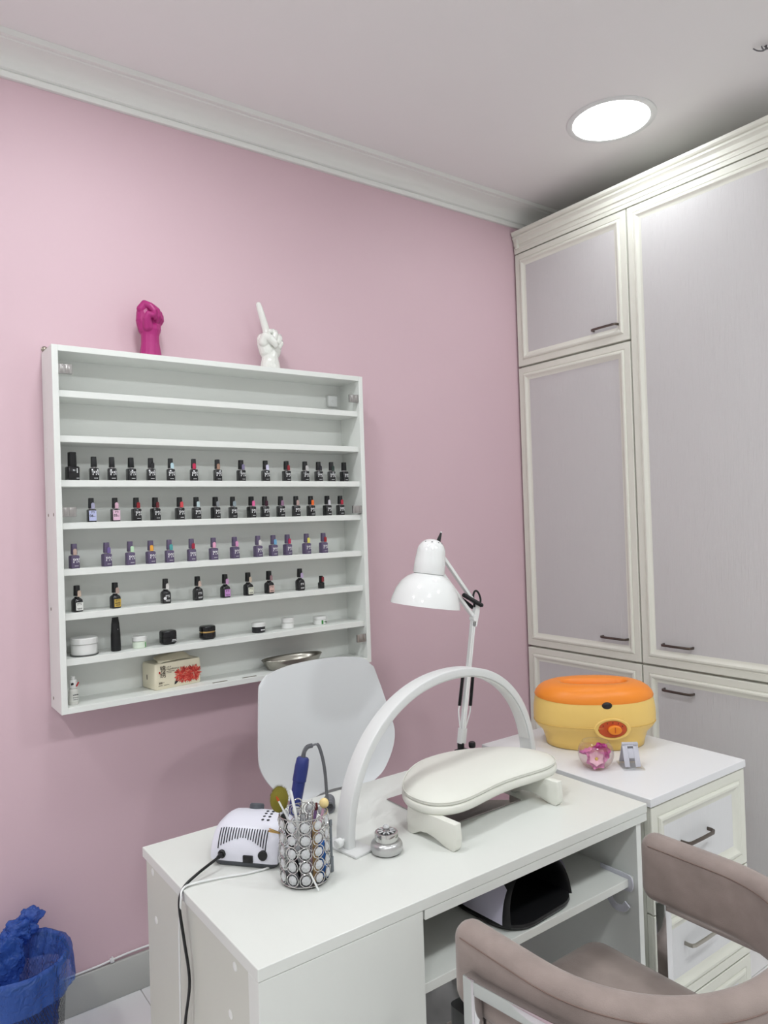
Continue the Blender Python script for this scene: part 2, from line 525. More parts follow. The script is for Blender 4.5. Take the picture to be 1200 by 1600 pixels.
def mesh_of(bm, name, smooth=40):
    bmesh.ops.recalc_face_normals(bm, faces=bm.faces[:])
    me = bpy.data.meshes.new(name); bm.to_mesh(me); bm.free()
    me.materials.append(M_black)
    me.polygons.foreach_set('use_smooth', [True] * len(me.polygons))
    me.set_sharp_from_angle(angle=math.radians(smooth))
    return me

def serif_pn(bm, w, h, y):
    """two serif capitals P N in the xz plane, split by a thin gap"""
    def q(pts):
        vs = [bm.verts.new((x * w, y, z * h)) for x, z in pts]
        bm.faces.new(vs)
    def bar(x0, x1, z0, z1): q(((x0, z0), (x1, z0), (x1, z1), (x0, z1)))
    for x in (-0.44,):                       # P
        bar(x, x + 0.12, -0.42, -0.08); bar(x, x + 0.12, 0.02, 0.46)
        bar(x - 0.05, x + 0.17, -0.5, -0.42); bar(x - 0.05, x + 0.1, 0.42, 0.5)
        N = 8
        for k in range(N):
            a0, a1 = -PI / 2 + PI * k / N, -PI / 2 + PI * (k + 1) / N
            c = (x + 0.16, 0.23)
            o = lambda a, rx, rz: (c[0] + rx * math.cos(a), c[1] + rz * math.sin(a))
            q((o(a0, 0.12, 0.19), o(a0, 0.25, 0.27), o(a1, 0.25, 0.27), o(a1, 0.12, 0.19)))
        bar(x + 0.12, x + 0.16, 0.42, 0.5); bar(x + 0.12, x + 0.16, -0.04, 0.04)
    x = 0.08                                  # N
    bar(x, x + 0.07, -0.42, -0.08); bar(x, x + 0.07, 0.02, 0.42); bar(x - 0.05, x + 0.12, -0.5, -0.42); bar(x - 0.07, x + 0.08, 0.42, 0.5)
    bar(x + 0.33, x + 0.40, -0.5, -0.08); bar(x + 0.33, x + 0.40, 0.02, 0.42); bar(x + 0.27, x + 0.46, 0.42, 0.5)
    q(((x + 0.0, 0.5), (x + 0.14, 0.5), (x + 0.26, 0.04), (x + 0.20, 0.02)))
    q(((x + 0.22, -0.08), (x + 0.30, -0.08), (x + 0.40, -0.5), (x + 0.33, -0.5)))

BW, BH = 0.0255, 0.0395
body_me = mesh_of(add_rings(BM(), sq_rings([(BW - 0.002, BW - 0.002, 0.002, 0), (BW, BW, 0.003, 0.001), (BW, BW, 0.003, BH - 0.004), (BW - 0.002, BW - 0.002, 0.004, BH - 0.001), (0.016, 0.016, 0.005, BH)])), 'bottle_body')
neck_me = mesh_of(add_lathe(BM(), [(0.0, BH), (0.0072, BH), (0.0072, BH + 0.003), (0.0078, BH + 0.0032), (0, BH + 0.0034)], 16), 'bottle_neck')
cap_me = mesh_of(add_rings(BM(), sq_rings([(0.0155, 0.0155, 0.002, BH + 0.003), (0.0158, 0.0158, 0.002, BH + 0.004), (0.0142, 0.0142, 0.002, BH + 0.0335), (0.013, 0.013, 0.002, BH + 0.0345)])), 'bottle_cap')
def swatch_mesh(w=0.0105, h=0.019):
    out = []
    for k in range(9):
        t = PI * k / 8
        out.append((w / 2 * math.cos(t), h - 0.005 + 0.005 * math.sin(t)))
    out += [(-w / 2, 0), (w / 2, 0)]
    bm = BM()
    add_prism(bm, out, 0, 0.0016)
    bmesh.ops.transform(bm, matrix=RX(PI / 2), verts=bm.verts[:])
    return mesh_of(bm, 'colour_swatch')
sw_me = swatch_mesh()
bm = BM(); serif_pn(bm, 0.0185, 0.0125, 0.0)
logo_me = mesh_of(bm, 'logo', 0)
bm = BM(); serif_pn(bm, 0.0135, 0.009, 0.0)
logo_s = mesh_of(bm, 'logo', 0)
bm = BM()
for x0, x1 in ((-0.005, -0.0025), (-0.002, 0.0008), (0.0013, 0.0028), (0.0033, 0.0062)):
    vs = [bm.verts.new(p) for p in ((x0, 0, -0.0007), (x1, 0, -0.0007), (x1, 0, 0.0007), (x0, 0, 0.0007))]; bm.faces.new(vs)
line_me = mesh_of(bm, 'small_print', 0)
# round shouldered bottle of the fourth row
RW = 0.027
body_r = mesh_of(add_rings(BM(), sq_rings([(RW - 0.003, RW - 0.003, 0.003, 0), (RW, RW, 0.004, 0.0015), (RW, RW, 0.004, 0.031), (RW - 0.001, RW - 0.001, 0.006, 0.036), (RW - 0.006, RW - 0.006, 0.008, 0.040), (0.015, 0.015, 0.0074, 0.0425), (0.0145, 0.0145, 0.0072, 0.0455)])), 'bottle_body')
label_me = mesh_of(add_prism(BM(), rrect(0.0215, 0.024, 0.001, 2), 0, 0.0004, M=RX(PI / 2)), 'paper_label', 0)

def use(name, me, parent, m, loc=(0, 0, 0), rot=(0, 0, 0), sc=None):
    o = bpy.data.objects.new(name, me)
    COL.objects.link(o)
    o.parent = parent; o.location = loc; o.rotation_euler = rot
    if sc: o.scale = sc
    o.material_slots[0].link = 'OBJECT'
    o.material_slots[0].material = m
    return o

def colour(h, rough=0.18):
    return mat('swatch_' + h.lstrip('#'), h, rough, coat=0.3)

def polish(x, y, z, label, group, sw=None, kind='black', rz=0.0, sx=0.004, lab=None, txt=None):
    t = thing('polish_bottle', label, 'nail polish', (x, y, z), rz, group)
    bmat = M_btl_p if kind == 'purple' else M_btl
    cmat = M_cap_p if kind == 'purple' else M_cap
    if kind == 'round':
        use('body', body_r, t, bmat)
        use('cap', cap_me, t, cmat, loc=(0, 0, 0.0055))
        top = 0.0455
        use('paper_label', label_me, t, mat('label_' + lab.lstrip('#'), lab, 0.45), loc=(0.0015, -RW / 2 - 0.0001, 0.0165))
        dark = lab in ('#1b1b1e', '#2a2b2c')
        use('logo', logo_s, t, M_print if dark else mat('ink', '#26252a', 0.5), loc=(0.001, -RW / 2 - 0.0007, 0.0235), sc=(1, 1, 0.8))
        use('small_print', line_me, t, M_print if dark else MATS['ink'], loc=(0.001, -RW / 2 - 0.0007, 0.0105), sc=(1.3, 1, 1.4))
        use('small_print', line_me, t, M_print if dark else MATS['ink'], loc=(0.001, -RW / 2 - 0.0007, 0.0075), sc=(1.1, 1, 0.8))
    else:
        use('body', body_me, t, bmat)
        use('neck', neck_me, t, M_neck)
        use('cap', cap_me, t, cmat)
        top = BH + 0.001
        if lab:
            use('paper_label', label_me, t, mat('label_' + lab.lstrip('#'), lab, 0.45), loc=(0.0015, -BW / 2 - 0.0001, 0.0195), sc=(1.0, 1, 1.3))
            text_mesh(txt, 0.011, mat('ink', '#26252a', 0.5), 'number', t, loc=(-0.002, -BW / 2 - 0.0007, 0.019), bold=0.0003)
            use('logo', logo_s, t, MATS['ink'], loc=(0.002, -BW / 2 - 0.0007, 0.030), sc=(0.8, 1, 0.7))
            use('small_print', line_me, t, MATS['ink'], loc=(0.006, -BW / 2 - 0.0007, 0.017), sc=(0.5, 1, 1))
        else:
            use('logo', logo_me, t, M_print, loc=(0.0015, -BW / 2 - 0.0003, 0.0235))
            use('small_print', line_me, t, M_print, loc=(0.002, -BW / 2 - 0.0003, 0.0075))
    if sw:
        use('colour_swatch', sw_me, t, colour(sw), loc=(sx, -0.0084, top))
    return t

G1, G2, G3, G4 = 'polish bottles on the top filled shelf', 'polish bottles on the second filled shelf', 'purple polish bottles on the third filled shelf', 'labelled bottles on the fourth filled shelf'
row1 = [(0.609, None, 'black polish bottle without swatch, second from left on the top filled shelf'),
        (0.663, None, 'black polish bottle without swatch, third from left on the top filled shelf'),
        (0.722, None, 'black polish bottle without swatch, fourth from left on the top filled shelf'),
        (0.785, '#16161c', 'black bottle with black swatch left of the pale blue one, top filled shelf'),
        (0.850, '#b9d3dc', 'black polish bottle with pale blue swatch on the top filled shelf'),
        (0.929, '#c22a52', 'black polish bottle with crimson pink swatch on the top filled shelf'),
        (1.013, '#a5826f', 'black polish bottle with tan swatch on the top filled shelf'),
        (1.100, '#7d7596', 'black polish bottle with greyish lavender swatch on the top filled shelf'),
        (1.194, '#cfcbe4', 'black polish bottle with whitish lilac swatch on the top filled shelf'),
        (1.278, '#8e1a26', 'black polish bottle with dark red swatch on the top filled shelf'),
        (1.355, '#c6c3c2', 'black polish bottle with light grey swatch on the top filled shelf'),
        (1.413, '#1a1a22', 'black bottle with black swatch right of the light grey one, top filled shelf'),
        (1.469, '#22352f', 'black polish bottle with dark green swatch on the top filled shelf'),
        (1.526, None, 'black polish bottle without swatch at the right end of the top filled shelf')]
for k, (x, sw, lb) in enumerate(row1):
    polish(x, 2.345, SHZ[2], lb, G1, sw, rz=random.uniform(-0.12, 0.2) - 0.25 * (k in (4, 5, 12)), sx=0.001 if k in (5, 6) else 0.0045)
# tall first bottle of the row
t = thing('polish_bottle', 'tall plain black polish bottle at the left end of the top filled shelf', 'nail polish', (0.546, 2.345, SHZ[2]), 0.15, G1)
part('body', add_rings(BM(), sq_rings([(0.032, 0.028, 0.002, 0), (0.034, 0.03, 0.003, 0.0015), (0.034, 0.03, 0.003, 0.040), (0.031, 0.027, 0.004, 0.0425), (0.022, 0.022, 0.005, 0.0435)])), M_btl, t)
part('cap', add_rings(BM(), sq_rings([(0.020, 0.020, 0.002, 0.0435), (0.0205, 0.0205, 0.002, 0.045), (0.0195, 0.0195, 0.002, 0.0855), (0.018, 0.018, 0.002, 0.0865)])), M_cap, t)
use('small_print', line_me, t, M_print, loc=(0.009, -0.0153, 0.031), rot=(0, PI / 2, 0), sc=(1.2, 1, 2))
use('small_print', line_me, t, M_print, loc=(0.010, -0.0153, 0.007), sc=(0.7, 1, 1))

row2 = [(0.598, '#a09fb8', 'polish bottle with lilac numbered label and grey lilac swatch on the second filled shelf', '#b9bde0', '06'),
        (0.669, '#d6adc0', 'polish bottle with pale pink numbered label and pink swatch on the second filled shelf', '#dcb6cc', '05'),
        (0.735, '#8e1822', 'black polish bottle with red swatch right of the pink-labelled one, second filled shelf'),
        (0.796, '#64121d', 'black polish bottle with very dark red swatch on the second filled shelf'),
        (0.877, '#cf4a52', 'black polish bottle with coral red swatch on the second filled shelf'),
        (0.934, '#b7c9cc', 'black polish bottle with pale icy blue swatch on the second filled shelf'),
        (1.002, '#8b8e92', 'black polish bottle with mid grey swatch on the second filled shelf'),
        (1.065, '#87949a', 'black bottle with blue-grey swatch left of the hot pink one, second filled shelf'),
        (1.135, '#e2609c', 'black polish bottle with hot pink swatch on the second filled shelf'),
        (1.187, '#3a1428', 'black polish bottle with dark plum swatch on the second filled shelf'),
        (1.250, '#8f6a87', 'black polish bottle with mauve swatch on the second filled shelf'),
        (1.313, '#b29590', 'black polish bottle with dusty rose swatch on the second filled shelf'),
        (1.375, '#ee6a22', 'black polish bottle with bright orange swatch on the second filled shelf'),
        (1.446, '#d4d0d8', 'black polish bottle with whitish grey swatch on the second filled shelf'),
        (1.504, '#a8263c', 'black polish bottle with crimson swatch at the right end of the second filled shelf')]
for k, r in enumerate(row2):
    x, sw, lb = r[:3]
    polish(x, 2.345, SHZ[3], lb, G2, sw, rz=random.uniform(-0.1, 0.2), sx=0.0035, lab=r[3] if len(r) > 3 else None, txt=r[4] if len(r) > 3 else None)
row3 = [(0.543, '#bfa59a', 'beige'), (0.638, '#73619a', 'violet grey'), (0.710, '#bfe0bd', 'mint green'), (0.775, '#f0ad45', 'orange yellow'), (0.836, '#4e9fa0', 'teal'),
        (0.911, '#9a1f3a', 'crimson'), (0.988, '#e8a6c4', 'light pink'), (1.065, '#d992be', 'orchid pink'), (1.153, '#dcd9d6', 'white'), (1.213, '#6fa8cf', 'sky blue'),
        (1.270, '#b21c4e', 'magenta red'), (1.349, '#ddd35e', 'yellow'), (1.421, '#9a1620', 'dark red')]
for k, (x, sw, nm) in enumerate(row3):
    polish(x, 2.34, SHZ[4], 'purple polish bottle with %s swatch on the third filled shelf' % nm, G3, sw, 'purple', rz=random.uniform(-0.1, 0.25), sx=0.004 if k not in (0, 3, 6) else 0.0)
row4 = [(0.550, '#cdb6a4', '#e4e4e0', 'with white label at the left end'), (0.663, '#b39c92', '#c9a94e', 'with gold label'), (0.823, '#d8d5d2', '#2a2b2c', 'turned to its dark grey back label'),
        (0.932, '#cbb3a6', '#1b1b1e', 'with black label and beige swatch'), (1.030, '#c99ac4', '#c58fcb', 'with lilac label'), (1.116, '#cdb9a5', '#dcdccb', 'with cream label'),
        (1.197, '#97757a', '#d3b0a8', 'with pinkish label and mauve swatch'), (1.322, '#bda9cd', '#1b1b1e', 'with black label and pale lilac swatch')]
for k, (x, sw, lab, nm) in enumerate(row4):
    t = polish(x, 2.35, SHZ[5], 'round-shouldered black bottle %s on the fourth filled shelf' % nm, G4, sw, 'round', rz=random.uniform(0.0, 0.25), sx=0.0035, lab=lab)
    if k == 2:
        bm = BM(); add_prism(bm, [(0.005 * math.cos(a * PI / 10), 0.005 * math.sin(a * PI / 10)) for a in range(20)], 0, 0.0003, M=RX(PI / 2))
        part('round_mark', bm, M_print, t, loc=(-0.0075, -RW / 2 - 0.0008, 0.017), smooth=0)
    if k == 1:
        text_mesh('NUDE', 0.0062, MATS['ink'], 'lettering', t, loc=(0.001, -RW / 2 - 0.0008, 0.0155), bold=0.0003)
# miniature bottle
t = thing('polish_bottle', 'tiny black bottle with dark red swatch at the right end of the fourth filled shelf', 'nail polish', (1.412, 2.35, SHZ[5]), 0.1, G4)
part('body', add_rings(BM(), sq_rings([(0.018, 0.018, 0.003, 0), (0.0195, 0.0195, 0.004, 0.001), (0.0195, 0.0195, 0.004, 0.021), (0.015, 0.015, 0.005, 0.0235)])), M_btl, t)
part('cap', add_rings(BM(), sq_rings([(0.0125, 0.0125, 0.002, 0.0235), (0.0118, 0.0118, 0.002, 0.0455), (0.0105, 0.0105, 0.002, 0.0465)])), M_cap, t)
use('colour_swatch', sw_me, t, colour('#7e1420'), loc=(0.003, -0.0068, 0.0245))

# ------------------------------------------------------------------ jars on the fifth filled shelf
M_jarw = mat('jar_white', '#e4e4e2', 0.3)
M_clear = mat('clear_plastic', '#f2f4f4', 0.05, trans=0.9, ior=1.3)
M_gold = mat('gold_band', '#c9a76a', 0.25, metal=0.9)
M_green = mat('label_green', '#3f8a44', 0.5)
M_paleg = mat('label_pale_green', '#dbe6d6', 0.5)
SZ = SHZ[6]
GJ = 'cosmetic jars on the fifth filled shelf'
def jar(x, y, label, body, lid, r=0.02, hb=0.022, hl=0.014, rl=None, ribs=True):
    rl = rl or r + 0.0012
    t = thing('cream_jar', label, 'jar', (x, y, SZ), 0, GJ)
    part('body', add_lathe(BM(), [(0, 0), (r - 0.002, 0), (r, 0.002), (r, hb - 0.002), (r - 0.002, hb), (0, hb)], 32), body, t)
    part('lid', add_lathe(BM(), [(0, hb + 0.0005), (rl, hb + 0.0005), (rl, hb + hl - 0.002), (rl - 0.002, hb + hl), (0, hb + hl)], 40), lid, t)
    return t
t = jar(0.570, 2.362, 'large white jar with clear base at the left end of the jar shelf', M_jarw, M_jarw, 0.0375, 0.036, 0.018, 0.0395)
part('clear_base', add_lathe(BM(), [(0.0378, 0.0002), (0.0405, 0.0002), (0.041, 0.0025), (0.040, 0.005), (0.0378, 0.005)], 40), M_clear, t)
t = thing('squeeze_tube', 'black upright squeeze tube between the white jars on the jar shelf', 'tube', (0.664, 2.36, SZ), 0.1)
part('body', add_rings(BM(), [[Vector((a * w, b * d, z)) for a, b in rrect(2, 2, 0.9, 4)] for w, d, z in ((0.0135, 0.0135, 0.0), (0.0145, 0.0145, 0.002), (0.0145, 0.0145, 0.022), (0.0142, 0.013, 0.05), (0.0125, 0.006, 0.085), (0.0105, 0.0018, 0.1), (0.010, 0.0012, 0.105))]), M_cap, t)
use('small_print', line_me, t, M_neck, loc=(0.004, -0.0095, 0.062), rot=(0.12, PI / 2, 0), sc=(1.5, 1, 1))
t = jar(0.739, 2.365, 'small pale green and white jar right of the black tube', M_paleg, M_jarw, 0.0215, 0.022, 0.016, 0.0225)
part('green_stripe', add_box(BM(), 0.012, 0.0145, -0.0186, -0.016, 0.003, 0.018), M_green, t, smooth=0)
def octjar(x, label, gold):
    t = thing('cream_jar', label, 'jar', (x, 2.365, SZ), 0.1, GJ)
    w = 0.050 if not gold else 0.053
    r = 0.014 if not gold else 0.02
    part('body', add_rings(BM(), sq_rings([(w - 0.012, w - 0.016, r * .7, 0), (w, w - 0.006, r, 0.006), (w, w - 0.006, r, 0.0225)], 5)), M_gloss_black, t)
    part('lid', add_rings(BM(), sq_rings([(w, w - 0.006, r, 0.0275 if gold else 0.0235), (w, w - 0.006, r, 0.039), (w - 0.004, w - 0.010, r * .9, 0.0435), (w - 0.012, w - 0.018, r * .7, 0.045)], 5)), M_gloss_black, t)
    if gold:
        part('gold_band', add_rings(BM(), sq_rings([(w - 0.002, w - 0.008, r, 0.0225), (w - 0.002, w - 0.008, r, 0.0275)], 5)), M_gold, t)
    else:
        use('small_print', line_me, t, M_print, loc=(0.010, -w / 2 + 0.0027, 0.0105), sc=(1.4, 1, 1.3))
        use('small_print', line_me, t, M_print, loc=(0.010, -w / 2 + 0.0027, 0.0145), sc=(1.2, 1, 1.6))
octjar(0.832, 'squarish glossy black jar with small white print on the jar shelf', False)
octjar(0.968, 'glossy black rounded jar with a gold band on the jar shelf', True)
t = jar(1.158, 2.365, 'black jar with a white lid on the jar shelf', mat('jar_black', '#1c1c20', 0.35), M_jarw, 0.0235, 0.0205, 0.0145)
use('small_print', line_me, t, M_print, loc=(0.004, -0.0238, 0.010), sc=(1.3, 1, 3.0))
jar(1.276, 2.368, 'plain white jar between the black one and the green-labelled one', M_jarw, M_jarw, 0.0225, 0.0225, 0.0165)
t = jar(1.412, 2.368, 'white jar with green label patch at the right end of the jar shelf', M_jarw, M_jarw, 0.0245, 0.0195, 0.011, 0.0245)
bm = BM()
for a0, a1 in ((-1.85, -1.55),):
    n = 4
    for k in range(n):
        p, q = a0 + (a1 - a0) * k / n, a0 + (a1 - a0) * (k + 1) / n
        R = 0.0247
        bm.faces.new([bm.verts.new(v) for v in ((R * math.cos(p), R * math.sin(p), 0.003), (R * math.cos(q), R * math.sin(q), 0.003), (R * math.cos(q), R * math.sin(q), 0.017), (R * math.cos(p), R * math.sin(p), 0.017))])
part('green_patch', bm, M_green, t, smooth=0)
use('small_print', line_me, t, M_green, loc=(0.008, -0.0236, 0.011), rot=(0, 0, 0.34), sc=(0.8, 1, 2))
use('small_print', line_me, t, MATS['ink'], loc=(0.014, -0.0206, 0.009), rot=(0, 0, 0.6), sc=(0.8, 1, 4))

# ------------------------------------------------------------------ bottom board of the shelf
BZ = WZ0 + TH
t = thing('dropper_bottle', 'small clear and white bottle in the bottom left corner of the wall shelf', 'bottle', (0.530, 2.34, BZ), 0.1)
part('body', add_lathe(BM(), [(0, 0), (0.0125, 0), (0.0138, 0.0015), (0.0138, 0.042), (0.011, 0.047), (0.0075, 0.049), (0, 0.049)], 24), mat('milky_plastic', '#d3d2cc', 0.25), t)
part('paper_label', add_lathe(BM(), [(0.01395, 0.010), (0.01395, 0.036)], 24), mat('label_pale', '#d8d8d2', 0.5), t)
use('small_print', line_me, t, MATS['ink'], loc=(0.001, -0.0142, 0.030), sc=(1.4, 1, 2))
use('small_print', line_me, t, MATS['ink'], loc=(0.001, -0.0142, 0.022), sc=(1.4, 1, 1.2))
use('small_print', line_me, t, MATS['ink'], loc=(0.001, -0.0142, 0.016), sc=(1.2, 1, 1.2))
part('cap', add_lathe(BM(), [(0, 0.049), (0.011, 0.049), (0.0115, 0.05), (0.0105, 0.072), (0.0095, 0.073), (0.0062, 0.0735), (0.0055, 0.084), (0, 0.085)], 24), M_jarw, t)
use('colour_swatch', sw_me, t, colour('#b3262e'), loc=(0.005, -0.0115, 0.054), rot=(0, 0.5, 0), sc=(0.35, 1, 0.8))
use('colour_swatch', sw_me, t, colour('#1c1c1c'), loc=(-0.006, -0.0105, 0.060), sc=(0.7, 1, 0.35))

# tissue pack with red flower print
t = thing('tissue_pack', 'cream tissue pack printed with red chrysanthemums on the bottom board', 'tissues', (0.776, 2.335, BZ + 0.0005), 0.16)
Mt = mat('tissue_film', '#e4dcc4', 0.35, coat=0.15)
L, Dp, Hh = 0.165, 0.088, 0.083
bm = BM()
rings = []
for z, k in ((0, 0.97), (0.003, 1.0), (0.04, 1.005), (Hh - 0.006, 1.0), (Hh - 0.001, 0.97)):
    rings.append([Vector((L / 2 + x * k, Dp / 2 + y * k, z)) for x, y in rrect(L, Dp, 0.006, 3)])
add_rings(bm, rings)
part('wrapper', bm, Mt, t)
bm = BM()   # folded film and tissue on top
for k in range(3):
    pts = catmull([(0.02 + 0.01 * k, 0.02 + 0.02 * k, Hh - 0.002), (0.03, 0.03 + 0.018 * k, Hh + 0.012), (0.075, 0.035 + 0.015 * k, Hh + 0.02), (0.12, 0.03 + 0.02 * k, Hh + 0.022 - 0.004 * k), (0.145, 0.025 + 0.02 * k, Hh - 0.001)], 6)
    rows = [[bm.verts.new(p) for p in pts], [bm.verts.new((p[0], p[1] - 0.022, Hh - 0.001 + (p[2] - Hh) * 0.15)) for p in pts]]
    for i in range(len(pts) - 1):
        bm.faces.new((rows[0][i], rows[0][i + 1], rows[1][i + 1], rows[1][i]))
part('top_flap', bm, Mt, t)
def petals(bm, cx, cz, R, n, rnd, y):
    for k in range(n):
        a = rnd.uniform(0, 2 * PI); r0 = rnd.uniform(0.0, R * 0.75); ln = rnd.uniform(0.35, 0.6) * R
        w = ln * 0.16
        ca, sa = math.cos(a), math.sin(a)
        P = [(r0, 0), (r0 + ln * 0.5, w), (r0 + ln, 0), (r0 + ln * 0.5, -w)]
        yy = y - rnd.uniform(0, 0.0004)
        bm.faces.new([bm.verts.new((cx + u * ca - v * sa, yy, cz + (u * sa + v * ca) * 0.9)) for u, v in P])
rnd = random.Random(3)
for col, n in (('#b8322c', 90), ('#d8584a', 70), ('#e58a74', 36), ('#8e1d1c', 24)):
    bm = BM()
    petals(bm, 0.098, 0.036, 0.027, n, rnd, -0.0012 - 0.0001 * n / 40)
    petals(bm, 0.136, 0.036, 0.028, n, rnd, -0.0014 - 0.0001 * n / 40)
    petals(bm, 0.118, 0.024, 0.018, n // 2, rnd, -0.0015)
    part('flower_print', bm, mat('print_' + col.strip('#'), col, 0.45), t, smooth=0, recalc=False)
bm = BM(); bm.faces.new([bm.verts.new(p) for p in ((0.066, -0.0013, 0.009), (0.072, -0.0013, 0.010), (0.08, -0.0013, 0.016), (0.076, -0.0013, 0.022), (0.069, -0.0013, 0.018))])
part('leaf_print', bm, MATS['ink'], t, smooth=0)
Mink2 = mat('ink_brown', '#4a4034', 0.5)
text_mesh('锦', 0.021, Mink2, 'lettering', t, loc=(0.027, -0.0014, 0.064), bold=0.0002)
text_mesh('绣', 0.021, Mink2, 'lettering', t, loc=(0.027, -0.0014, 0.045), bold=0.0002)
text_mesh('soft &', 0.007, Mink2, 'lettering', t, loc=(0.039, -0.0014, 0.069), align='LEFT')
text_mesh('Magnificence', 0.0088, Mink2, 'lettering', t, loc=(0.039, -0.0014, 0.0615), align='LEFT')
part('seal_print', add_box(BM(), 0.0125, 0.0175, -0.0016, -0.0014, 0.051, 0.058), MATS['print_b8322c'], t, smooth=0)
for z, x0, x1, h in ((0.054, 0.039, 0.068, 0.0012), (0.050, 0.039, 0.058, 0.001), (0.012, 0.010, 0.024, 0.0016), (0.012, 0.029, 0.048, 0.001), (0.021, 0.026, 0.031, 0.001)):
    part('small_print', add_box(BM(), x0, x1, -0.0015, -0.0013, z, z + h), Mink2, t, smooth=0)
text_mesh('300', 0.009, Mink2, 'lettering', t, loc=(0.0175, -0.0014, 0.0205), bold=0.0002)
part('side_mark', add_box(BM(), -0.0013, -0.0008, 0.05, 0.054, 0.03, 0.045), Mink2, t, smooth=0)

# stainless kidney dish
t = thing('kidney_dish', 'stainless steel kidney dish on the bottom board behind the chair back', 'dish', (1.292, 2.366, BZ), 0.05)
def kidney(k, n=48):
    out = []
    for i in range(n):
        a = 2 * PI * i / n
        x = 0.122 * k * math.cos(a)
        y = 0.056 * k * math.sin(a) + 0.008 * (x / 0.118) ** 2 - 0.004
        out.append((x, y))
    return out
bm = BM()
rings = []
for k, z in ((0.80, 0.0), (0.84, 0.002), (0.95, 0.026), (1.0, 0.034), (1.02, 0.0355), (1.01, 0.037), (0.965, 0.035), (0.92, 0.026), (0.82, 0.004), (0.78, 0.0025)):
    rings.append([Vector((x, y, z)) for x, y in kidney(k)])
add_rings(bm, rings)
part('dish_body', bm, M_nickel, t, smooth=60)
# ------------------------------------------------------------------ hand sculptures on top of the wall shelf
def fused(name, chains, m, parent, voxel=0.0016, smooth_it=6, balls=()):
    """capsule chains melted into one continuous skin"""
    bm = BM()
    for pts in chains:
        P = [Vector(p[:3]) for p in pts]; R = [p[3] for p in pts]
        for p, r in zip(P, R):
            add_ball(bm, p, r, 14, 8)
        for a, b, ra, rb in zip(P[:-1], P[1:], R[:-1], R[1:]):
            add_tube(bm, [a, b], [ra, rb], 14)
    for c, r in balls:
        add_ball(bm, c, r, 18, 10)
    me = bpy.data.meshes.new('tmp'); bm.to_mesh(me); bm.free()
    o = bpy.data.objects.new('tmp', me); COL.objects.link(o)
    md = o.modifiers.new('r', 'REMESH'); md.mode = 'VOXEL'; md.voxel_size = voxel
    ms = o.modifiers.new('s', 'SMOOTH'); ms.factor = 0.5; ms.iterations = smooth_it
    dg = bpy.context.evaluated_depsgraph_get()
    out = bpy.data.meshes.new_from_object(o.evaluated_get(dg))
    bpy.data.objects.remove(o); bpy.data.meshes.remove(me)
    out.name = name; out.materials.clear(); out.materials.append(m)
    out.polygons.foreach_set('use_smooth', [True] * len(out.polygons))
    # flat foot
    for v in out.vertices:
        if v.co.z < 0.0: v.co.z = 0.0
    q = bpy.data.objects.new(name, out); COL.objects.link(q)
    q.parent = parent
    return q

M_fuchsia = mat('fuchsia_matte', '#a82673', 0.38)
M_porc = mat('white_porcelain', '#e9eae4', 0.12, coat=0.5)
TOPZ = WZ1
# raised fist: knuckle side to the left, curled fingers to the right, thumb folded across the front
t = thing('fist_sculpture', 'fuchsia raised fist sculpture on top of the wall shelf', 'sculpture', (0.805, 2.372, TOPZ + 0.0005), 0.0)
fist = [
    [(0.000, 0, 0.0, 0.0375), (0.000, 0, 0.02, 0.034), (0.000, 0, 0.05, 0.0295), (0.000, 0, 0.075, 0.029), (0.001, 0, 0.095, 0.032)],   # forearm
    [(-0.006, 0.004, 0.10, 0.031), (-0.012, 0.004, 0.125, 0.031), (-0.014, 0.004, 0.148, 0.027)],                                        # back of hand
    [(0.010, 0.003, 0.10, 0.027), (0.014, 0.004, 0.125, 0.024), (0.014, 0.004, 0.142, 0.020)],                                           # heel of palm
    # index: knuckle top left, laid diagonally to the middle, tip tucked down
    [(-0.026, -0.004, 0.160, 0.0165), (-0.019, -0.012, 0.176, 0.0125), (-0.004, -0.024, 0.168, 0.0115), (0.006, -0.032, 0.152, 0.0108), (0.006, -0.028, 0.132, 0.0098)],
    [(-0.006, 0.010, 0.170, 0.0145), (0.008, -0.006, 0.170, 0.0118), (0.018, -0.022, 0.156, 0.0105), (0.019, -0.026, 0.138, 0.0098), (0.017, -0.018, 0.124, 0.0090)],
    [(0.008, 0.020, 0.164, 0.0135), (0.022, 0.004, 0.162, 0.0112), (0.029, -0.012, 0.150, 0.0098), (0.029, -0.016, 0.134, 0.0092), (0.026, -0.010, 0.121, 0.0085)],
    [(0.020, 0.024, 0.152, 0.0125), (0.032, 0.010, 0.153, 0.0105), (0.037, -0.002, 0.144, 0.0092), (0.037, -0.006, 0.130, 0.0086), (0.033, -0.002, 0.120, 0.0080)],
    # thumb, short, tucked in below the index finger
    [(-0.012, -0.020, 0.100, 0.017), (-0.018, -0.028, 0.122, 0.0130), (-0.014, -0.034, 0.138, 0.0108), (-0.002, -0.037, 0.136, 0.0098)],
]
fused('hand', fist, M_fuchsia, t, 0.0013, 3)
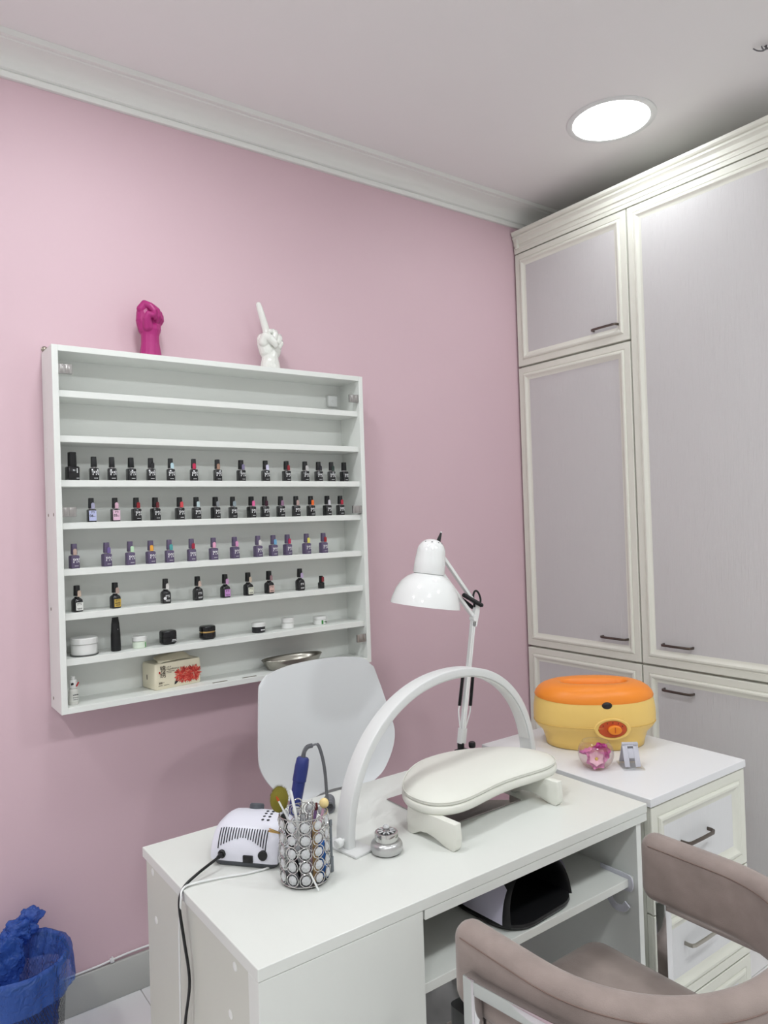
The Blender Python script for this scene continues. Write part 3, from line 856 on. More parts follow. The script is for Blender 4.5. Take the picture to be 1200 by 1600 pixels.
# pointing hand
t = thing('pointing_hand_sculpture', 'glossy white porcelain hand with one raised finger on top of the wall shelf', 'sculpture', (1.240, 2.372, TOPZ + 0.0005), 0.0)
point = [
    [(0.000, 0, 0.0, 0.0385), (0.000, 0, 0.02, 0.036), (0.000, 0, 0.045, 0.031), (0.001, 0, 0.060, 0.030)],
    [(-0.010, 0.0, 0.072, 0.030), (-0.020, 0.0, 0.095, 0.027), (-0.024, 0.0, 0.112, 0.024)],
    [(0.012, 0.002, 0.072, 0.030), (0.020, 0.002, 0.095, 0.028), (0.022, 0.002, 0.115, 0.024)],
    # raised finger
    [(-0.004, 0.004, 0.125, 0.0165), (-0.010, 0.004, 0.150, 0.0135), (-0.021, 0.003, 0.185, 0.0125), (-0.033, 0.002, 0.222, 0.0115), (-0.038, 0.002, 0.238, 0.0095)],
    # curled fingers at the right and behind
    [(0.020, 0.006, 0.130, 0.016), (0.018, -0.010, 0.140, 0.0125), (0.010, -0.026, 0.130, 0.0115), (0.006, -0.028, 0.112, 0.011)],
    [(0.034, 0.010, 0.120, 0.015), (0.036, -0.006, 0.128, 0.012), (0.028, -0.024, 0.118, 0.0115), (0.020, -0.026, 0.102, 0.0105)],
    [(0.038, 0.010, 0.104, 0.0135), (0.040, -0.008, 0.108, 0.0115), (0.034, -0.022, 0.100, 0.0105), (0.026, -0.024, 0.088, 0.0095)],
    [(0.030, 0.012, 0.140, 0.011), (0.022, 0.0, 0.146, 0.010), (0.004, -0.020, 0.142, 0.0095), (-0.010, -0.026, 0.138, 0.0095)],
    # thumb laid across the front, tip towards the palm
    [(-0.030, -0.014, 0.100, 0.019), (-0.028, -0.024, 0.118, 0.0165), (-0.014, -0.034, 0.112, 0.0145), (0.000, -0.038, 0.096, 0.012), (0.004, -0.038, 0.088, 0.010)],
]
fused('hand', point, M_porc, t, 0.0014, 4)

# ------------------------------------------------------------------ desk
DX0, DX1, DY0, DY1, DZ = 0.537, 1.633, 1.140, 1.743, 0.750
d = thing('manicure_desk', 'white laminate manicure desk with open shelf and pedestal door', 'desk', (DX0, DY0, 0))
W, D = DX1 - DX0, DY1 - DY0
part('tabletop', add_box(BM(), 0, W, 0, D, DZ - 0.0225, DZ, bevel=0.001, seg=1), M_lamdesk, d)
TB = DZ - 0.0235
side = part('side_panel', add_box(BM(), 0.006, 0.024, 0.0425, D - 0.008, 0.0, TB, bevel=0.0008, seg=1), M_lamside, d)
for y, z in ((1.690, 0.709), (1.675, 0.606), (1.246, 0.703), (1.272, 0.604)):
    part('screw_cap', add_lathe(BM(), [(0.0085, 0), (0.0085, 0.0006), (0.0075, 0.001), (0, 0.001)], 20, M=RY(-PI / 2)), M_lam, side, loc=(0.006, y - DY0, z), smooth=30)
part('front_panel', add_box(BM(), 0.001, 0.358, 0.001, 0.0415, 0.0, TB, bevel=0.0012, seg=1), M_lamdesk, d)
part('inner_panel', add_box(BM(), 0.344, 0.362, 0.0425, D - 0.008, 0.0, TB), M_lamside, d, smooth=0)
part('back_panel', add_box(BM(), 0.362, 1.056, D - 0.026, D - 0.010, 0.30, TB), M_lamside, d, smooth=0)
part('side_panel', add_box(BM(), 1.056, 1.075, 0.006, D - 0.008, 0.0, TB - 0.02, bevel=0.0008, seg=1), M_lam, d)
part('front_rail', add_box(BM(), 0.3625, W - 0.001, 0.001, 0.019, 0.7065, TB, bevel=0.0008, seg=1), M_lamdesk, d)
part('open_shelf', add_box(BM(), 0.3622, 1.0555, 0.018, D - 0.027, 0.550, 0.570, bevel=0.0008, seg=1), M_lamdesk, d)

# tinted mirror plate lying on the desk
M_mirror = mat('tinted_mirror', '#bdb2b6', 0.03, metal=1.0)
t = thing('mirror_plate', 'square dark tinted mirror plate lying on the desk under the hand rest', 'mirror', (1.141, 1.362, DZ))
part('glass', add_box(BM(), 0, 0.265, 0, 0.235, 0.0003, 0.0035, bevel=0.0006, seg=1), M_mirror, t)

# hook clipped over the open shelf
t = thing('shelf_hook', 'pale plastic hook clipped on the open shelf edge under the desk', 'hook', (1.571, 1.158, 0.570))
M_hook = mat('hook_plastic', '#cfd0da', 0.35)
bm = BM()
pr = rrect(0.004, 0.018, 0.0015, 2)
pts = catmull([(0, 0.085, 0.0025), (0, 0.05, 0.0025), (0, 0.006, 0.0025), (0, -0.0035, -0.001), (0, -0.0035, -0.018), (0, 0.004, -0.0235), (0, 0.04, -0.0235), (0, 0.058, -0.027), (0, 0.064, -0.045), (0, 0.060, -0.068), (0, 0.042, -0.084), (0, 0.018, -0.080), (0, 0.006, -0.066)], 6)
add_sweep(bm, pts, [(b, a) for a, b in pr], up=(1, 0, 0.001))
part('hook_strip', bm, M_hook, t)

# ------------------------------------------------------------------ drawer unit beside the desk
UX0, UX1, UY0, UY1 = 1.6565, 2.130, 1.145, 1.772
u = thing('drawer_unit', 'cream framed drawer unit with white top right of the desk', 'drawers', (UX0, UY0, 0))
W, D = UX1 - UX0, UY1 - UY0
part('top_board', add_box(BM(), 0, W, 0, D, 0.7305, 0.752, bevel=0.001, seg=1), mat('white_top_laminate', '#e6e6e8', 0.4, bump=0.2, bscale=(300, 12, 300)), u)
part('carcass', add_box(BM(), 0.006, W - 0.002, 0.028, D - 0.004, 0.0, 0.7295), M_cream, u, smooth=0)
for z0, z1 in ((0.449, 0.727), (0.184, 0.445), (0.03, 0.180)):
    dr = framed_door(u, 'drawer', W - 0.008, z1 - z0, M_doorpanel2, frame=0.064, partname='drawer', loc=(0.005, 0.007, z0))
    bar_handle(dr, 0.205, (z1 - z0) / 2 + 0.012, 0.13, y=0.004, m=M_bronze if z0 > 0.4 else M_nickel)

# ------------------------------------------------------------------ paraffin heater
M_yel = mat('heater_yellow', '#edc873', 0.35)
M_org = mat('heater_orange', '#f08c2b', 0.4)
M_dorg = mat('heater_dial_red', '#c2522a', 0.35)
h = thing('paraffin_heater', 'yellow paraffin heater with orange lid on the drawer unit', 'heater', (1.945, 1.545, 0.752), math.radians(-40))
def oval(a, b, z, n=64, e=2.25):
    out = []
    for i in range(n):
        t_ = 2 * PI * i / n
        c, s = math.cos(t_), math.sin(t_)
        out.append(Vector((a * abs(c) ** (2 / e) * (1 if c >= 0 else -1), b * abs(s) ** (2 / e) * (1 if s >= 0 else -1), z)))
    return out
AX, BX = 0.193, 0.125
bm = BM()
add_rings(bm, [oval(AX * .76, BX * .76, 0.0), oval(AX * .80, BX * .80, 0.003), oval(AX * .815, BX * .815, 0.020), oval(AX * .86, BX * .86, 0.046), oval(AX * .955, BX * .95, 0.064), oval(AX * .985, BX * .985, 0.073),
               oval(AX * .998, BX * .998, 0.084), oval(AX * 1.0, BX * 1.0, 0.098), oval(AX * .995, BX * .995, 0.122), oval(AX * .975, BX * .975, 0.146), oval(AX * .955, BX * .955, 0.160), oval(AX * .8, BX * .8, 0.161)])
part('body', bm, M_yel, h, smooth=60)
part('seam', add_tube(BM(), [p for p in oval(AX * .9965, BX * .9965, 0.078)], 0.0012, 6, closed=True), mat('heater_seam', '#d8b25f', 0.4), h)
# lid: wavy lower edge, dished grip on top
def lid_ring(k, z, wav=0.0):
    o = oval(AX * k, BX * k, z)
    n = len(o)
    for i, p in enumerate(o):
        p.z += wav * (abs(math.cos(2 * PI * i / n)) ** 3)
    return o
bm = BM()
def grip(kx, ky, z):
    return [Vector((p.x, p.y * ky - 0.012, z)) for p in oval(AX * kx, BX * kx, z)]
add_rings(bm, [lid_ring(.93, 0.160, 0.002), lid_ring(.972, 0.150, 0.008), lid_ring(.975, 0.155, 0.006), lid_ring(.955, 0.168, 0.002), lid_ring(.91, 0.181), lid_ring(.84, 0.190), lid_ring(.74, 0.197), lid_ring(.64, 0.2005),
               grip(.56, 0.66, 0.2015), grip(.55, 0.62, 0.1995), grip(.545, 0.58, 0.185), grip(.52, 0.50, 0.168), grip(.3, 0.3, 0.166)])
part('lid', bm, M_org, h, smooth=60)
bm = BM()
add_ball(bm, (0.016, -BX * .968, 0.148), (0.016, 0.006, 0.011), 16, 8)
part('lid_notch', bm, M_black, h)
# dial on the front, facing -y
dl = part('dial_ring', add_lathe(BM(), [(0.034, 0), (0.034, 0.004), (0.032, 0.006), (0.027, 0.005), (0.026, 0.001)], 40, M=TR(0.030, -BX * 0.965, 0.076) @ RX(PI / 2 + 0.05) @ RY(0) @ Matrix.Diagonal((1.65, 1, 1, 1))), M_yel, h)
part('dial_plate', add_lathe(BM(), [(0.0, 0.0055), (0.0255, 0.0045), (0.0265, 0.0)], 40, M=TR(0.030, -BX * 0.965, 0.076) @ RX(PI / 2 + 0.05) @ Matrix.Diagonal((1.65, 1, 1, 1))), M_dorg, dl)
part('dial_knob', add_lathe(BM(), [(0.014, 0.003), (0.0138, 0.011), (0.012, 0.013), (0, 0.0135)], 32, M=TR(0.036, -BX * 0.975, 0.075) @ RX(PI / 2 + 0.05) @ Matrix.Diagonal((1.5, 1, 1, 1))), M_org, dl)
part('pointer', add_box(BM(), 0.0352, 0.0368, -BX * 0.975 - 0.0150, -BX * 0.975 - 0.012, 0.068, 0.084, M=None), M_dorg, dl, smooth=0)
for k in range(5):
    a = 0.5 + k * 0.52
    add = TR(0.030 + 0.034 * math.cos(a), -BX * 0.965 - 0.0058, 0.076 + 0.0205 * math.sin(a))
    part('dial_mark', add_box(BM(), -0.0014, 0.0014, -0.0004, 0.0004, -0.002, 0.002, M=add), mat('dial_ink', '#5c2312', 0.5), dl, smooth=0)

# ------------------------------------------------------------------ glass bowl with flower heads
M_glass = mat('clear_glass', '#ffffff', 0.0, trans=1.0, ior=1.45)
M_thin = bpy.data.materials.new('thin_clear_glass'); M_thin.use_nodes = True
nt = M_thin.node_tree; nt.nodes.remove(nt.nodes['Principled BSDF'])
tr = nt.nodes.new('ShaderNodeBsdfTransparent'); tr.inputs[0].default_value = (0.97, 0.97, 0.97, 1)
gl = nt.nodes.new('ShaderNodeBsdfGlossy'); gl.inputs['Roughness'].default_value = 0.03
lw = nt.nodes.new('ShaderNodeLayerWeight'); lw.inputs[0].default_value = 0.25
mm = nt.nodes.new('ShaderNodeMath'); mm.operation = 'POWER'; mm.inputs[1].default_value = 1.5
m2 = nt.nodes.new('ShaderNodeMath'); m2.operation = 'MULTIPLY_ADD'; m2.inputs[1].default_value = 0.45; m2.inputs[2].default_value = 0.035
mxs = nt.nodes.new('ShaderNodeMixShader')
nt.links.new(lw.outputs['Facing'], mm.inputs[0]); nt.links.new(mm.outputs[0], m2.inputs[0]); nt.links.new(m2.outputs[0], mxs.inputs[0]); nt.links.new(tr.outputs[0], mxs.inputs[1]); nt.links.new(gl.outputs[0], mxs.inputs[2])
nt.links.new(mxs.outputs[0], nt.nodes['Material Output'].inputs['Surface'])
M_water = M_thin.copy(); M_water.name = 'pinkish_water'
for nd in M_water.node_tree.nodes:
    if nd.type == 'BSDF_TRANSPARENT': nd.inputs[0].default_value = (0.96, 0.90, 0.93, 1)
b = thing('glass_bowl', 'small round clear glass bowl of water with flowers on the drawer unit', 'bowl', (1.755, 1.392, 0.752))
R = 0.052
prof = [(0.0, 0.0015), (0.022, 0.0008), (0.030, 0.003)]
for k in range(1, 12):
    a = -0.85 + k / 11 * 1.62
    prof.append((R * math.cos(a), 0.042 + R * math.sin(a) * 0.93))
outer = prof
bm = BM()
add_lathe(bm, outer, 40)
part('bowl_wall', bm, M_thin, b, smooth=60)
part('rim', add_tube(BM(), [Vector((prof[-1][0] * math.cos(2 * PI * k / 40), prof[-1][0] * math.sin(2 * PI * k / 40), prof[-1][1])) for k in range(40)], 0.0011, 6, closed=True), M_thin, b)
part('water', add_lathe(BM(), [(r * .975, z) for r, z in prof if z < 0.056] + [(R * 0.93, 0.0585), (0, 0.0585)], 40), M_water, b, smooth=60)
def flower(name, label, centre, rot, cols, R, layers, cc):
    t = thing(name, label, 'flower', centre); t.rotation_euler = rot
    for li, (n, rad, tilt, col) in enumerate(layers):
        for k in range(n):
            a = 2 * PI * (k + 0.5 * (li % 2)) / n
            bm = BM()
            nu, nv = 4, 4
            g = []
            for i in range(nu + 1):
                uu = i / nu
                rowv = []
                for j in range(-nv, nv + 1):
                    vv = j / nv
                    w = rad * 0.55 * math.sin(PI * (0.15 + 0.75 * uu)) * 0.9
                    rr = rad * (0.1 + 0.9 * uu * (1 - 0.12 * vv * vv))
                    z = math.sin(tilt) * rad * uu + rad * 0.18 * vv * vv * uu
                    rowv.append(bm.verts.new((rr * math.cos(tilt * .8), w * vv, z)))
                g.append(rowv)
            for i in range(nu):
                for j in range(2 * nv):
                    bm.faces.new((g[i][j], g[i][j + 1], g[i + 1][j + 1], g[i + 1][j]))
            bmesh.ops.transform(bm, matrix=RZ(a), verts=bm.verts[:])
            part('petal', bm, mat('petal_' + col.strip('#'), col, 0.6, var=0.08, vscale=(60, 60, 60)), t, recalc=False)
    part('centre', add_ball(BM(), (0, 0, R * 0.08), (R * 0.16, R * 0.16, R * 0.10), 12, 6), mat('flower_centre', cc, 0.8), t)
    return t
flower('flower_head', 'pale pink flower head with yellow centre in the glass bowl', (1.740, 1.378, 0.752 + 0.030), (math.radians(66), 0, math.radians(-52)), None, 0.030, [(7, 0.032, 0.25, '#e79cc4'), (6, 0.024, 0.5, '#f3cbd6')], '#d8c25a')
flower('flower_head', 'magenta pink flower head in the glass bowl', (1.770, 1.386, 0.752 + 0.040), (math.radians(50), 0, math.radians(-35)), None, 0.026, [(7, 0.029, 0.3, '#cf3f9c'), (6, 0.021, 0.7, '#b92c86')], '#a42a78')
flower('flower_head', 'lilac pink flower head at the back of the glass bowl', (1.752, 1.410, 0.752 + 0.034), (math.radians(-15), 0, 0.4), None, 0.02, [(7, 0.032, 0.3, '#dd7fb8')], '#c98ab0')

# clear folding phone stand
p = thing('phone_stand', 'folded translucent white phone stand beside the glass bowl', 'stand', (1.838, 1.335, 0.752), math.radians(-38))
M_milk = mat('milky_acrylic', '#d9d8e2', 0.25, trans=0.25, ior=1.3)
M_thinp = M_thin
part('base_plate', add_prism(BM(), rrect(0.062, 0.085, 0.006, 3, 0, -0.004), 0.0002, 0.003), M_thin, p)
part('back_leaf', add_box(BM(), -0.024, 0.024, -0.0015, 0.0015, 0.0, 0.072, bevel=0.001, M=TR(0, 0.030, 0.003) @ RX(0.50)), M_milk, p)
bm = BM()
A = TR(0, -0.028, 0.0045) @ RX(-0.42)
add_box(bm, -0.023, -0.008, -0.0015, 0.0015, 0.0, 0.062, bevel=0.0008, M=A)
add_box(bm, 0.008, 0.023, -0.0015, 0.0015, 0.0, 0.062, bevel=0.0008, M=A)
add_box(bm, -0.008, 0.008, -0.0015, 0.0015, 0.024, 0.052, bevel=0.0008, M=A)
add_box(bm, -0.023, 0.023, -0.0015, 0.0015, 0.058, 0.068, bevel=0.0008, M=A)
part('front_leaf', bm, M_milk, p)
part('hinge', add_tube(BM(), [(-0.023, 0, 0.0665), (0.023, 0, 0.0665)], 0.0025, 8), M_milk, p)
part('lip', add_box(BM(), -0.026, 0.026, -0.047, -0.044, 0.003, 0.006, bevel=0.0008), M_thin, p)
# ------------------------------------------------------------------ half-moon lamp over the desk
A0, A1 = Vector((0.900, 1.425)), Vector((1.634, 1.545))
mid = (A0 + A1) / 2
ang = math.atan2(A1.y - A0.y, A1.x - A0.x)
al = thing('half_moon_lamp', 'white half-moon arch lamp standing over the hand rest on the desk', 'lamp', (mid.x, mid.y, DZ), ang)
aw = (A1 - A0).length / 2 + 0.011
M_arch = mat('arch_white', '#dcdddc', 0.4)
M_archled = mat('arch_diffuser', '#e8e8e6', 0.5)
ah = 0.345
pts = []
N = 56
for k in range(N + 1):
    a = PI - PI * k / N
    c, s = math.cos(a), math.sin(a)
    pts.append(Vector((aw * abs(c) ** (2 / 2.15) * (1 if c >= 0 else -1), 0, 0.006 + (ah - 0.006) * abs(s) ** (2 / 2.15))))
bm = BM()
add_sweep(bm, pts, [(a, b - 0.011) for a, b in rrect(0.040, 0.022, 0.002, 2)], up=(0, 0, 1), M=None) if False else None
# arch: outward normal lies in the xz plane, width along y
rings = []
for i, q in enumerate(pts):
    tt = (pts[min(i + 1, N)] - pts[max(i - 1, 0)]).normalized()
    if i == 0 or i == N: tt = Vector((0, 0, 1 if i == 0 else -1))
    nn = Vector((-tt.z, 0, tt.x))
    rings.append([q + nn * (b - 0.011) + Vector((0, a, 0)) for a, b in rrect(0.042, 0.022, 0.0025, 2)])
add_rings(bm, rings)
part('arch', bm, M_arch, al, smooth=50)
bm = BM()
rings = []
for i, q in enumerate(pts[4:-4]):
    j = i + 4
    tt = (pts[j + 1] - pts[j - 1]).normalized()
    nn = Vector((-tt.z, 0, tt.x))
    rings.append([q + nn * (b - 0.0235) + Vector((0, a, 0)) for a, b in rrect(0.034, 0.003, 0.001, 1)])
add_rings(bm, rings)
part('diffuser_strip', bm, M_archled, al, smooth=50)
for s in (-1, 1):
    part('base_plate', add_box(BM(), -0.026, 0.034, -0.058, 0.058, 0.0, 0.006, bevel=0.002, M=TR(s * (aw - 0.014), 0, 0) @ (RZ(0) if s < 0 else RZ(PI))), M_arch, al)
part('switch_knob', add_lathe(BM(), [(0.004, 0), (0.0045, 0.010), (0.0095, 0.011), (0.0105, 0.014), (0.0105, 0.024), (0.0085, 0.0265), (0, 0.027)], 20, M=TR(-aw + 0.004, -0.004, 0.024) @ RY(-PI / 2 - 0.1)), M_whiteplastic, al)

# ------------------------------------------------------------------ hand rest
hr = thing('hand_rest', 'white padded kidney-shaped hand rest on two feet on the desk', 'hand rest', (1.298, 1.374, DZ), math.radians(4))
def bean(k, inset=0.0, n=72):
    out = []
    for i in range(n):
        a = 2 * PI * i / n
        e = 2.3
        c, s = math.cos(a), math.sin(a)
        x = (0.240 - inset) * abs(c) ** (2 / e) * (1 if c >= 0 else -1)
        y = 0.024 + (0.134 - inset) * abs(s) ** (2 / e) * (1 if s >= 0 else -1)
        bend = 0.048 * (1 - (x / 0.240) ** 2)
        bend = 0.062 * math.cos(x / 0.240 * PI / 2) ** 1.4 if abs(x) < 0.240 else 0
        out.append((x, y + bend - 0.016))
    return out
def bean_rings(spec):
    return [[Vector((x, y, z)) for x, y in bean(1, ins)] for ins, z in spec]
M_leather = mat('white_leatherette', '#e3e3da', 0.42, bump=0.12, bscale=(700, 700, 700))
part('frame_board', add_rings(BM(), bean_rings([(0.010, 0.060), (0.003, 0.062), (0.0, 0.067), (0.0, 0.078), (0.003, 0.0815), (0.006, 0.082)])), M_leather, hr, smooth=60)
part('cushion', add_rings(BM(), bean_rings([(0.006, 0.082), (0.0035, 0.084), (0.0035, 0.088), (0.008, 0.0925), (0.02, 0.0985), (0.04, 0.1045), (0.065, 0.109), (0.09, 0.111), (0.115, 0.1118)])), M_leather, hr, smooth=70)
# piping that follows the rim
part('piping', add_tube(BM(), [Vector((x, y, 0.0905)) for x, y in bean(1, 0.0035)], 0.0016, 6, closed=True), M_leather, hr)
for s, x in ((-1, -0.222), (1, 0.150)):
    pr = []
    for k in range(7): pr.append((-0.118 + 0.0, 0.060)) if k == 0 else None
    poly = [(-0.112, 0.0625), (-0.115, 0.03), (-0.112, 0.008), (-0.105, 0.0), (-0.095, 0.0), (-0.075, 0.004), (-0.045, 0.013), (-0.02, 0.016), (0.005, 0.013), (0.02, 0.005), (0.030, 0.0), (0.042, 0.0), (0.048, 0.006), (0.050, 0.03), (0.046, 0.0625)]
    bm = BM()
    add_prism(bm, poly, -0.010, 0.010, M=TR(x, 0, 0) @ Matrix(((0, 0, 1, 0), (1, 0, 0, 0), (0, 1, 0, 0), (0, 0, 0, 1))))
    es = [e for e in bm.edges]
    bmesh.ops.bevel(bm, geom=es, offset=0.002, segments=2, affect='EDGES', profile=0.5)
    part('foot', bm, M_leather, hr, smooth=40)

# ------------------------------------------------------------------ articulated lamp clamped to the back of the desk
lp = thing('clamp_lamp', 'white articulated clamp lamp with dome shade behind the desk', 'lamp', (1.552, 1.757, DZ))
bm = BM()
add_box(bm, -0.020, 0.020, -0.045, 0.010, 0.001, 0.012, bevel=0.002)
add_box(bm, -0.020, 0.020, 0.001, 0.010, -0.06, 0.012, bevel=0.002)
add_box(bm, -0.020, 0.020, -0.035, 0.010, -0.06, -0.050, bevel=0.002)
add_tube(bm, [(0, -0.030, -0.085), (0, -0.030, -0.024)], 0.005, 10)
add_tube(bm, [(0.0, -0.030, -0.096), (0, -0.030, -0.085)], 0.014, 12)
part('clamp', bm, M_black, lp)
part('clamp_knob', add_lathe(BM(), [(0, 0), (0.010, 0), (0.011, 0.003), (0.011, 0.014), (0.009, 0.017), (0, 0.017)], 16, M=TR(0.03, -0.02, 0.016)), M_black, lp)
part('swivel_post', add_lathe(BM(), [(0, 0.010), (0.011, 0.010), (0.011, 0.030), (0.008, 0.034), (0, 0.034)], 16), M_black, lp)
P0 = Vector((0.003, 0, 0.032)); P1 = Vector((0.072, 0, 0.418))
ax = (P1 - P0).normalized(); sd = Vector((ax.z, 0, -ax.x))
for s in (-1, 1):
    part('lower_arm', add_sweep(BM(), [P0 + sd * s * 0.0075 * 0.5, P1 + sd * s * 0.0075 * 0.5 - ax * 0.01 * (s < 0)], rrect(0.0068, 0.014, 0.001, 1), up=(0, 1, 0)), M_whitegloss, lp)
def spring(a, b, r, turns, wr):
    pts = []
    n = turns * 10
    d_ = (b - a); L_ = d_.length; t_ = d_.normalized(); s_ = t_.orthogonal().normalized(); v_ = t_.cross(s_)
    for i in range(n + 1):
        q = 2 * PI * turns * i / n
        pts.append(a + d_ * (i / n) + (s_ * math.cos(q) + v_ * math.sin(q)) * r)
    return add_tube(BM(), pts, wr, 5)
for s in (-1, 1):
    a = P0 + ax * 0.115 + sd * s * 0.0235; b = P0 + ax * 0.225 + sd * s * 0.0215
    bm = spring(a, b, 0.0046, 34, 0.0015)
    add_tube(bm, [a, b], 0.0042, 8)
    part('spring', bm, M_black, lp)
    part('spring_rod', add_tube(BM(), catmull([a, a - ax * 0.02 + sd * s * 0.001, P0 + ax * 0.055 + sd * s * 0.014, P0 + ax * 0.03 + sd * s * 0.007], 6), 0.0024, 6), M_whitegloss, lp)
part('lower_bracket', add_sweep(BM(), [P0 - ax * 0.002, P0 + ax * 0.045], rrect(0.026, 0.018, 0.003, 2), up=(0, 1, 0)), M_whitegloss, lp)
# elbow
EL = P1
part('elbow_bracket', add_prism(BM(), [(-0.010, -0.022), (0.008, -0.026), (0.022, 0.018), (0.026, 0.050), (0.014, 0.052), (-0.002, 0.012)], -0.007, 0.007, M=Matrix.Translation(EL) @ RX(PI / 2)), M_whitegloss, lp)
part('upper_arm', add_sweep(BM(), [Vector((0.080, 0.002, 0.470)), Vector((-0.046, 0.002, 0.624))], rrect(0.010, 0.014, 0.001, 1), up=(0, 1, 0)), M_whitegloss, lp)
part('upper_arm', add_sweep(BM(), [Vector((0.074, 0.002, 0.424)), Vector((-0.056, 0.002, 0.577))], rrect(0.010, 0.014, 0.001, 1), up=(0, 1, 0)), M_whitegloss, lp)
sa, sb = Vector((0.099, -0.014, 0.459)), Vector((0.020, -0.014, 0.501))
bm = spring(sa, sb, 0.0056, 24, 0.0017)
add_tube(bm, [sa, sb], 0.0054, 8)
part('spring', bm, M_black, lp)
sa, sb = Vector((0.088, 0.016, 0.450)), Vector((0.032, 0.016, 0.488))
bm = spring(sa, sb, 0.0050, 18, 0.0016)
add_tube(bm, [sa, sb], 0.0046, 8)
part('spring', bm, M_black, lp)
part('cord_loop', add_tube(BM(), catmull([(0.080, 0.0, 0.455), (0.079, 0.004, 0.482), (0.084, 0.006, 0.500), (0.094, 0.006, 0.506), (0.104, 0.004, 0.496), (0.107, 0.0, 0.474), (0.098, 0.0, 0.452)], 8), 0.0034, 8), M_black, lp)
part('elbow_joint', add_tube(BM(), [EL + Vector((0, -0.011, 0.0)), EL + Vector((0, 0.011, 0.0))], 0.008, 12), M_whitegloss, lp)
# head: axis leaning, mouth of the shade turned a little to the left
HA = Matrix.Translation((-0.101, 0.0, 0.614)) @ RY(math.radians(9)) @ RX(math.radians(2))
shade = [(0.040, -0.036), (0.048, -0.041), (0.064, -0.050), (0.082, -0.067), (0.097, -0.092), (0.106, -0.122), (0.1085, -0.138), (0.107, -0.1382), (0.104, -0.122), (0.095, -0.094), (0.080, -0.070), (0.062, -0.0535), (0.040, -0.040)]
part('shade', add_lathe(BM(), shade, 56, M=HA), M_whitegloss, lp, smooth=60)
cap = [(0.0470, -0.0385), (0.0490, -0.036), (0.0475, 0.0), (0.0445, 0.026)]
for k in range(1, 8):
    a = k / 8 * PI / 2
    cap.append((0.0445 * math.cos(a) ** 0.9, 0.026 + 0.044 * math.sin(a)))
cap.append((0, 0.070))
hd = part('head_cap', add_lathe(BM(), cap, 40, M=HA), M_whitegloss, lp, smooth=60)
for k in range(6):
    a = -PI / 2 - 0.7 + (k - 1) * 0.75
    part('vent_hole', add_ball(BM(), (0.029 * math.cos(a), 0.029 * math.sin(a), 0.0595), (0.0027, 0.0027, 0.0018), 10, 6, M=HA), M_black, hd)
part('bulb', add_ball(BM(), (0, 0, -0.085), (0.026, 0.026, 0.034), 20, 12, M=HA), M_jarw, lp)
part('head_bracket', add_box(BM(), 0.042, 0.054, -0.007, 0.007, -0.03, 0.030, bevel=0.002, M=HA), M_whitegloss, lp)
part('head_lever', add_tube(BM(), [Vector((-0.052, 0.022, 0.655)), Vector((-0.044, 0.022, 0.678)), Vector((-0.034, 0.022, 0.700))], [0.009, 0.0065, 0.003], 8), M_black, lp)
part('lever_tip', add_ball(BM(), (-0.0335, 0.022, 0.7015), 0.0032, 8, 6), M_whitegloss, lp)

# ------------------------------------------------------------------ electric nail drill
dr = thing('drill_control_box', 'white electric nail drill box with black sockets on the desk corner', 'nail drill', (0.629 + 0.05, 1.555 - 0.06, DZ), math.radians(-50.5))
M_drill = mat('drill_white', '#dcdce6', 0.3)
M_dgrey = mat('drill_grey', '#4c4f55', 0.5)
W2 = 0.079
part('base', add_rings(BM(), [[Vector((x * k, 0.065 + y * k, z)) for x, y in rrect(2 * W2, 0.14, 0.02, 4)] for k, z in ((0.90, 0.0), (0.93, 0.002), (0.985, 0.011), (0.985, 0.0125))]), M_dgrey, dr)
# side profile in yz (y away from the sockets), lofted across x
def drill_ring(x, k):
    w = abs(x) / W2
    sh = 1 - 0.22 * max(0.0, (w - 0.55) / 0.45) ** 2.2
    P = [(-0.004, 0.0125), (-0.003, 0.03), (0.004, 0.052), (0.016, 0.072), (0.032, 0.086), (0.060, 0.093), (0.095, 0.090), (0.122, 0.070), (0.134, 0.04), (0.135, 0.0125)]
    c = catmull([(0, a, b) for a, b in P], 3)
    ins = 0.010 * max(0.0, (w - 0.8) / 0.2) ** 2
    return [Vector((x, 0.065 + (q.y - 0.065) * (1 - ins * 6), 0.0125 + (q.z - 0.0125) * sh)) for q in c]
bm = BM()
xs = [-W2, -W2 * .985, -W2 * .94, -W2 * .85, -W2 * .7, -W2 * .45, 0, W2 * .45, W2 * .7, W2 * .85, W2 * .94, W2 * .985, W2]
add_rings(bm, [drill_ring(x, 1) for x in xs])
body = part('housing', bm, M_drill, dr, smooth=50)
# vent slots bent over the front shoulder
prof_pts = catmull([Vector((0, a, b)) for a, b in [(-0.004, 0.0125), (-0.003, 0.03), (0.004, 0.052), (0.016, 0.072), (0.032, 0.086), (0.060, 0.093)]], 8)
M_slot = mat('vent_dark', '#33343a', 0.7)
NS = 19
for k in range(NS):
    f = k / (NS - 1) * 2 - 1
    x = f * 0.056 - 0.004
    zlow = 0.038 + 0.020 * (1 - f * f)
    w = abs(x) / W2
    sh = 1 - 0.22 * max(0.0, (w - 0.55) / 0.45) ** 2.2
    pth = [Vector((x, q.y - 0.0004, 0.0125 + (q.z - 0.0125) * sh)) for q in prof_pts if zlow <= q.z <= 0.0765]
    if len(pth) > 2:
        part('vent_slot', add_tube(BM(), pth, 0.0013, 6), M_slot, body)
for a in range(2):
    for k in range(4):
        hx, hy = 0.030 + a * 0.013 - 0.001 * k, 0.040 + 0.012 * k
        hz = min(drill_ring(hx, 1), key=lambda q_: abs(q_.y - hy) + (0.1 if q_.z < 0.07 else 0)).z
        part('vent_hole', add_ball(BM(), (hx, hy, hz), (0.0036, 0.0036, 0.0016), 12, 6), M_slot, body)
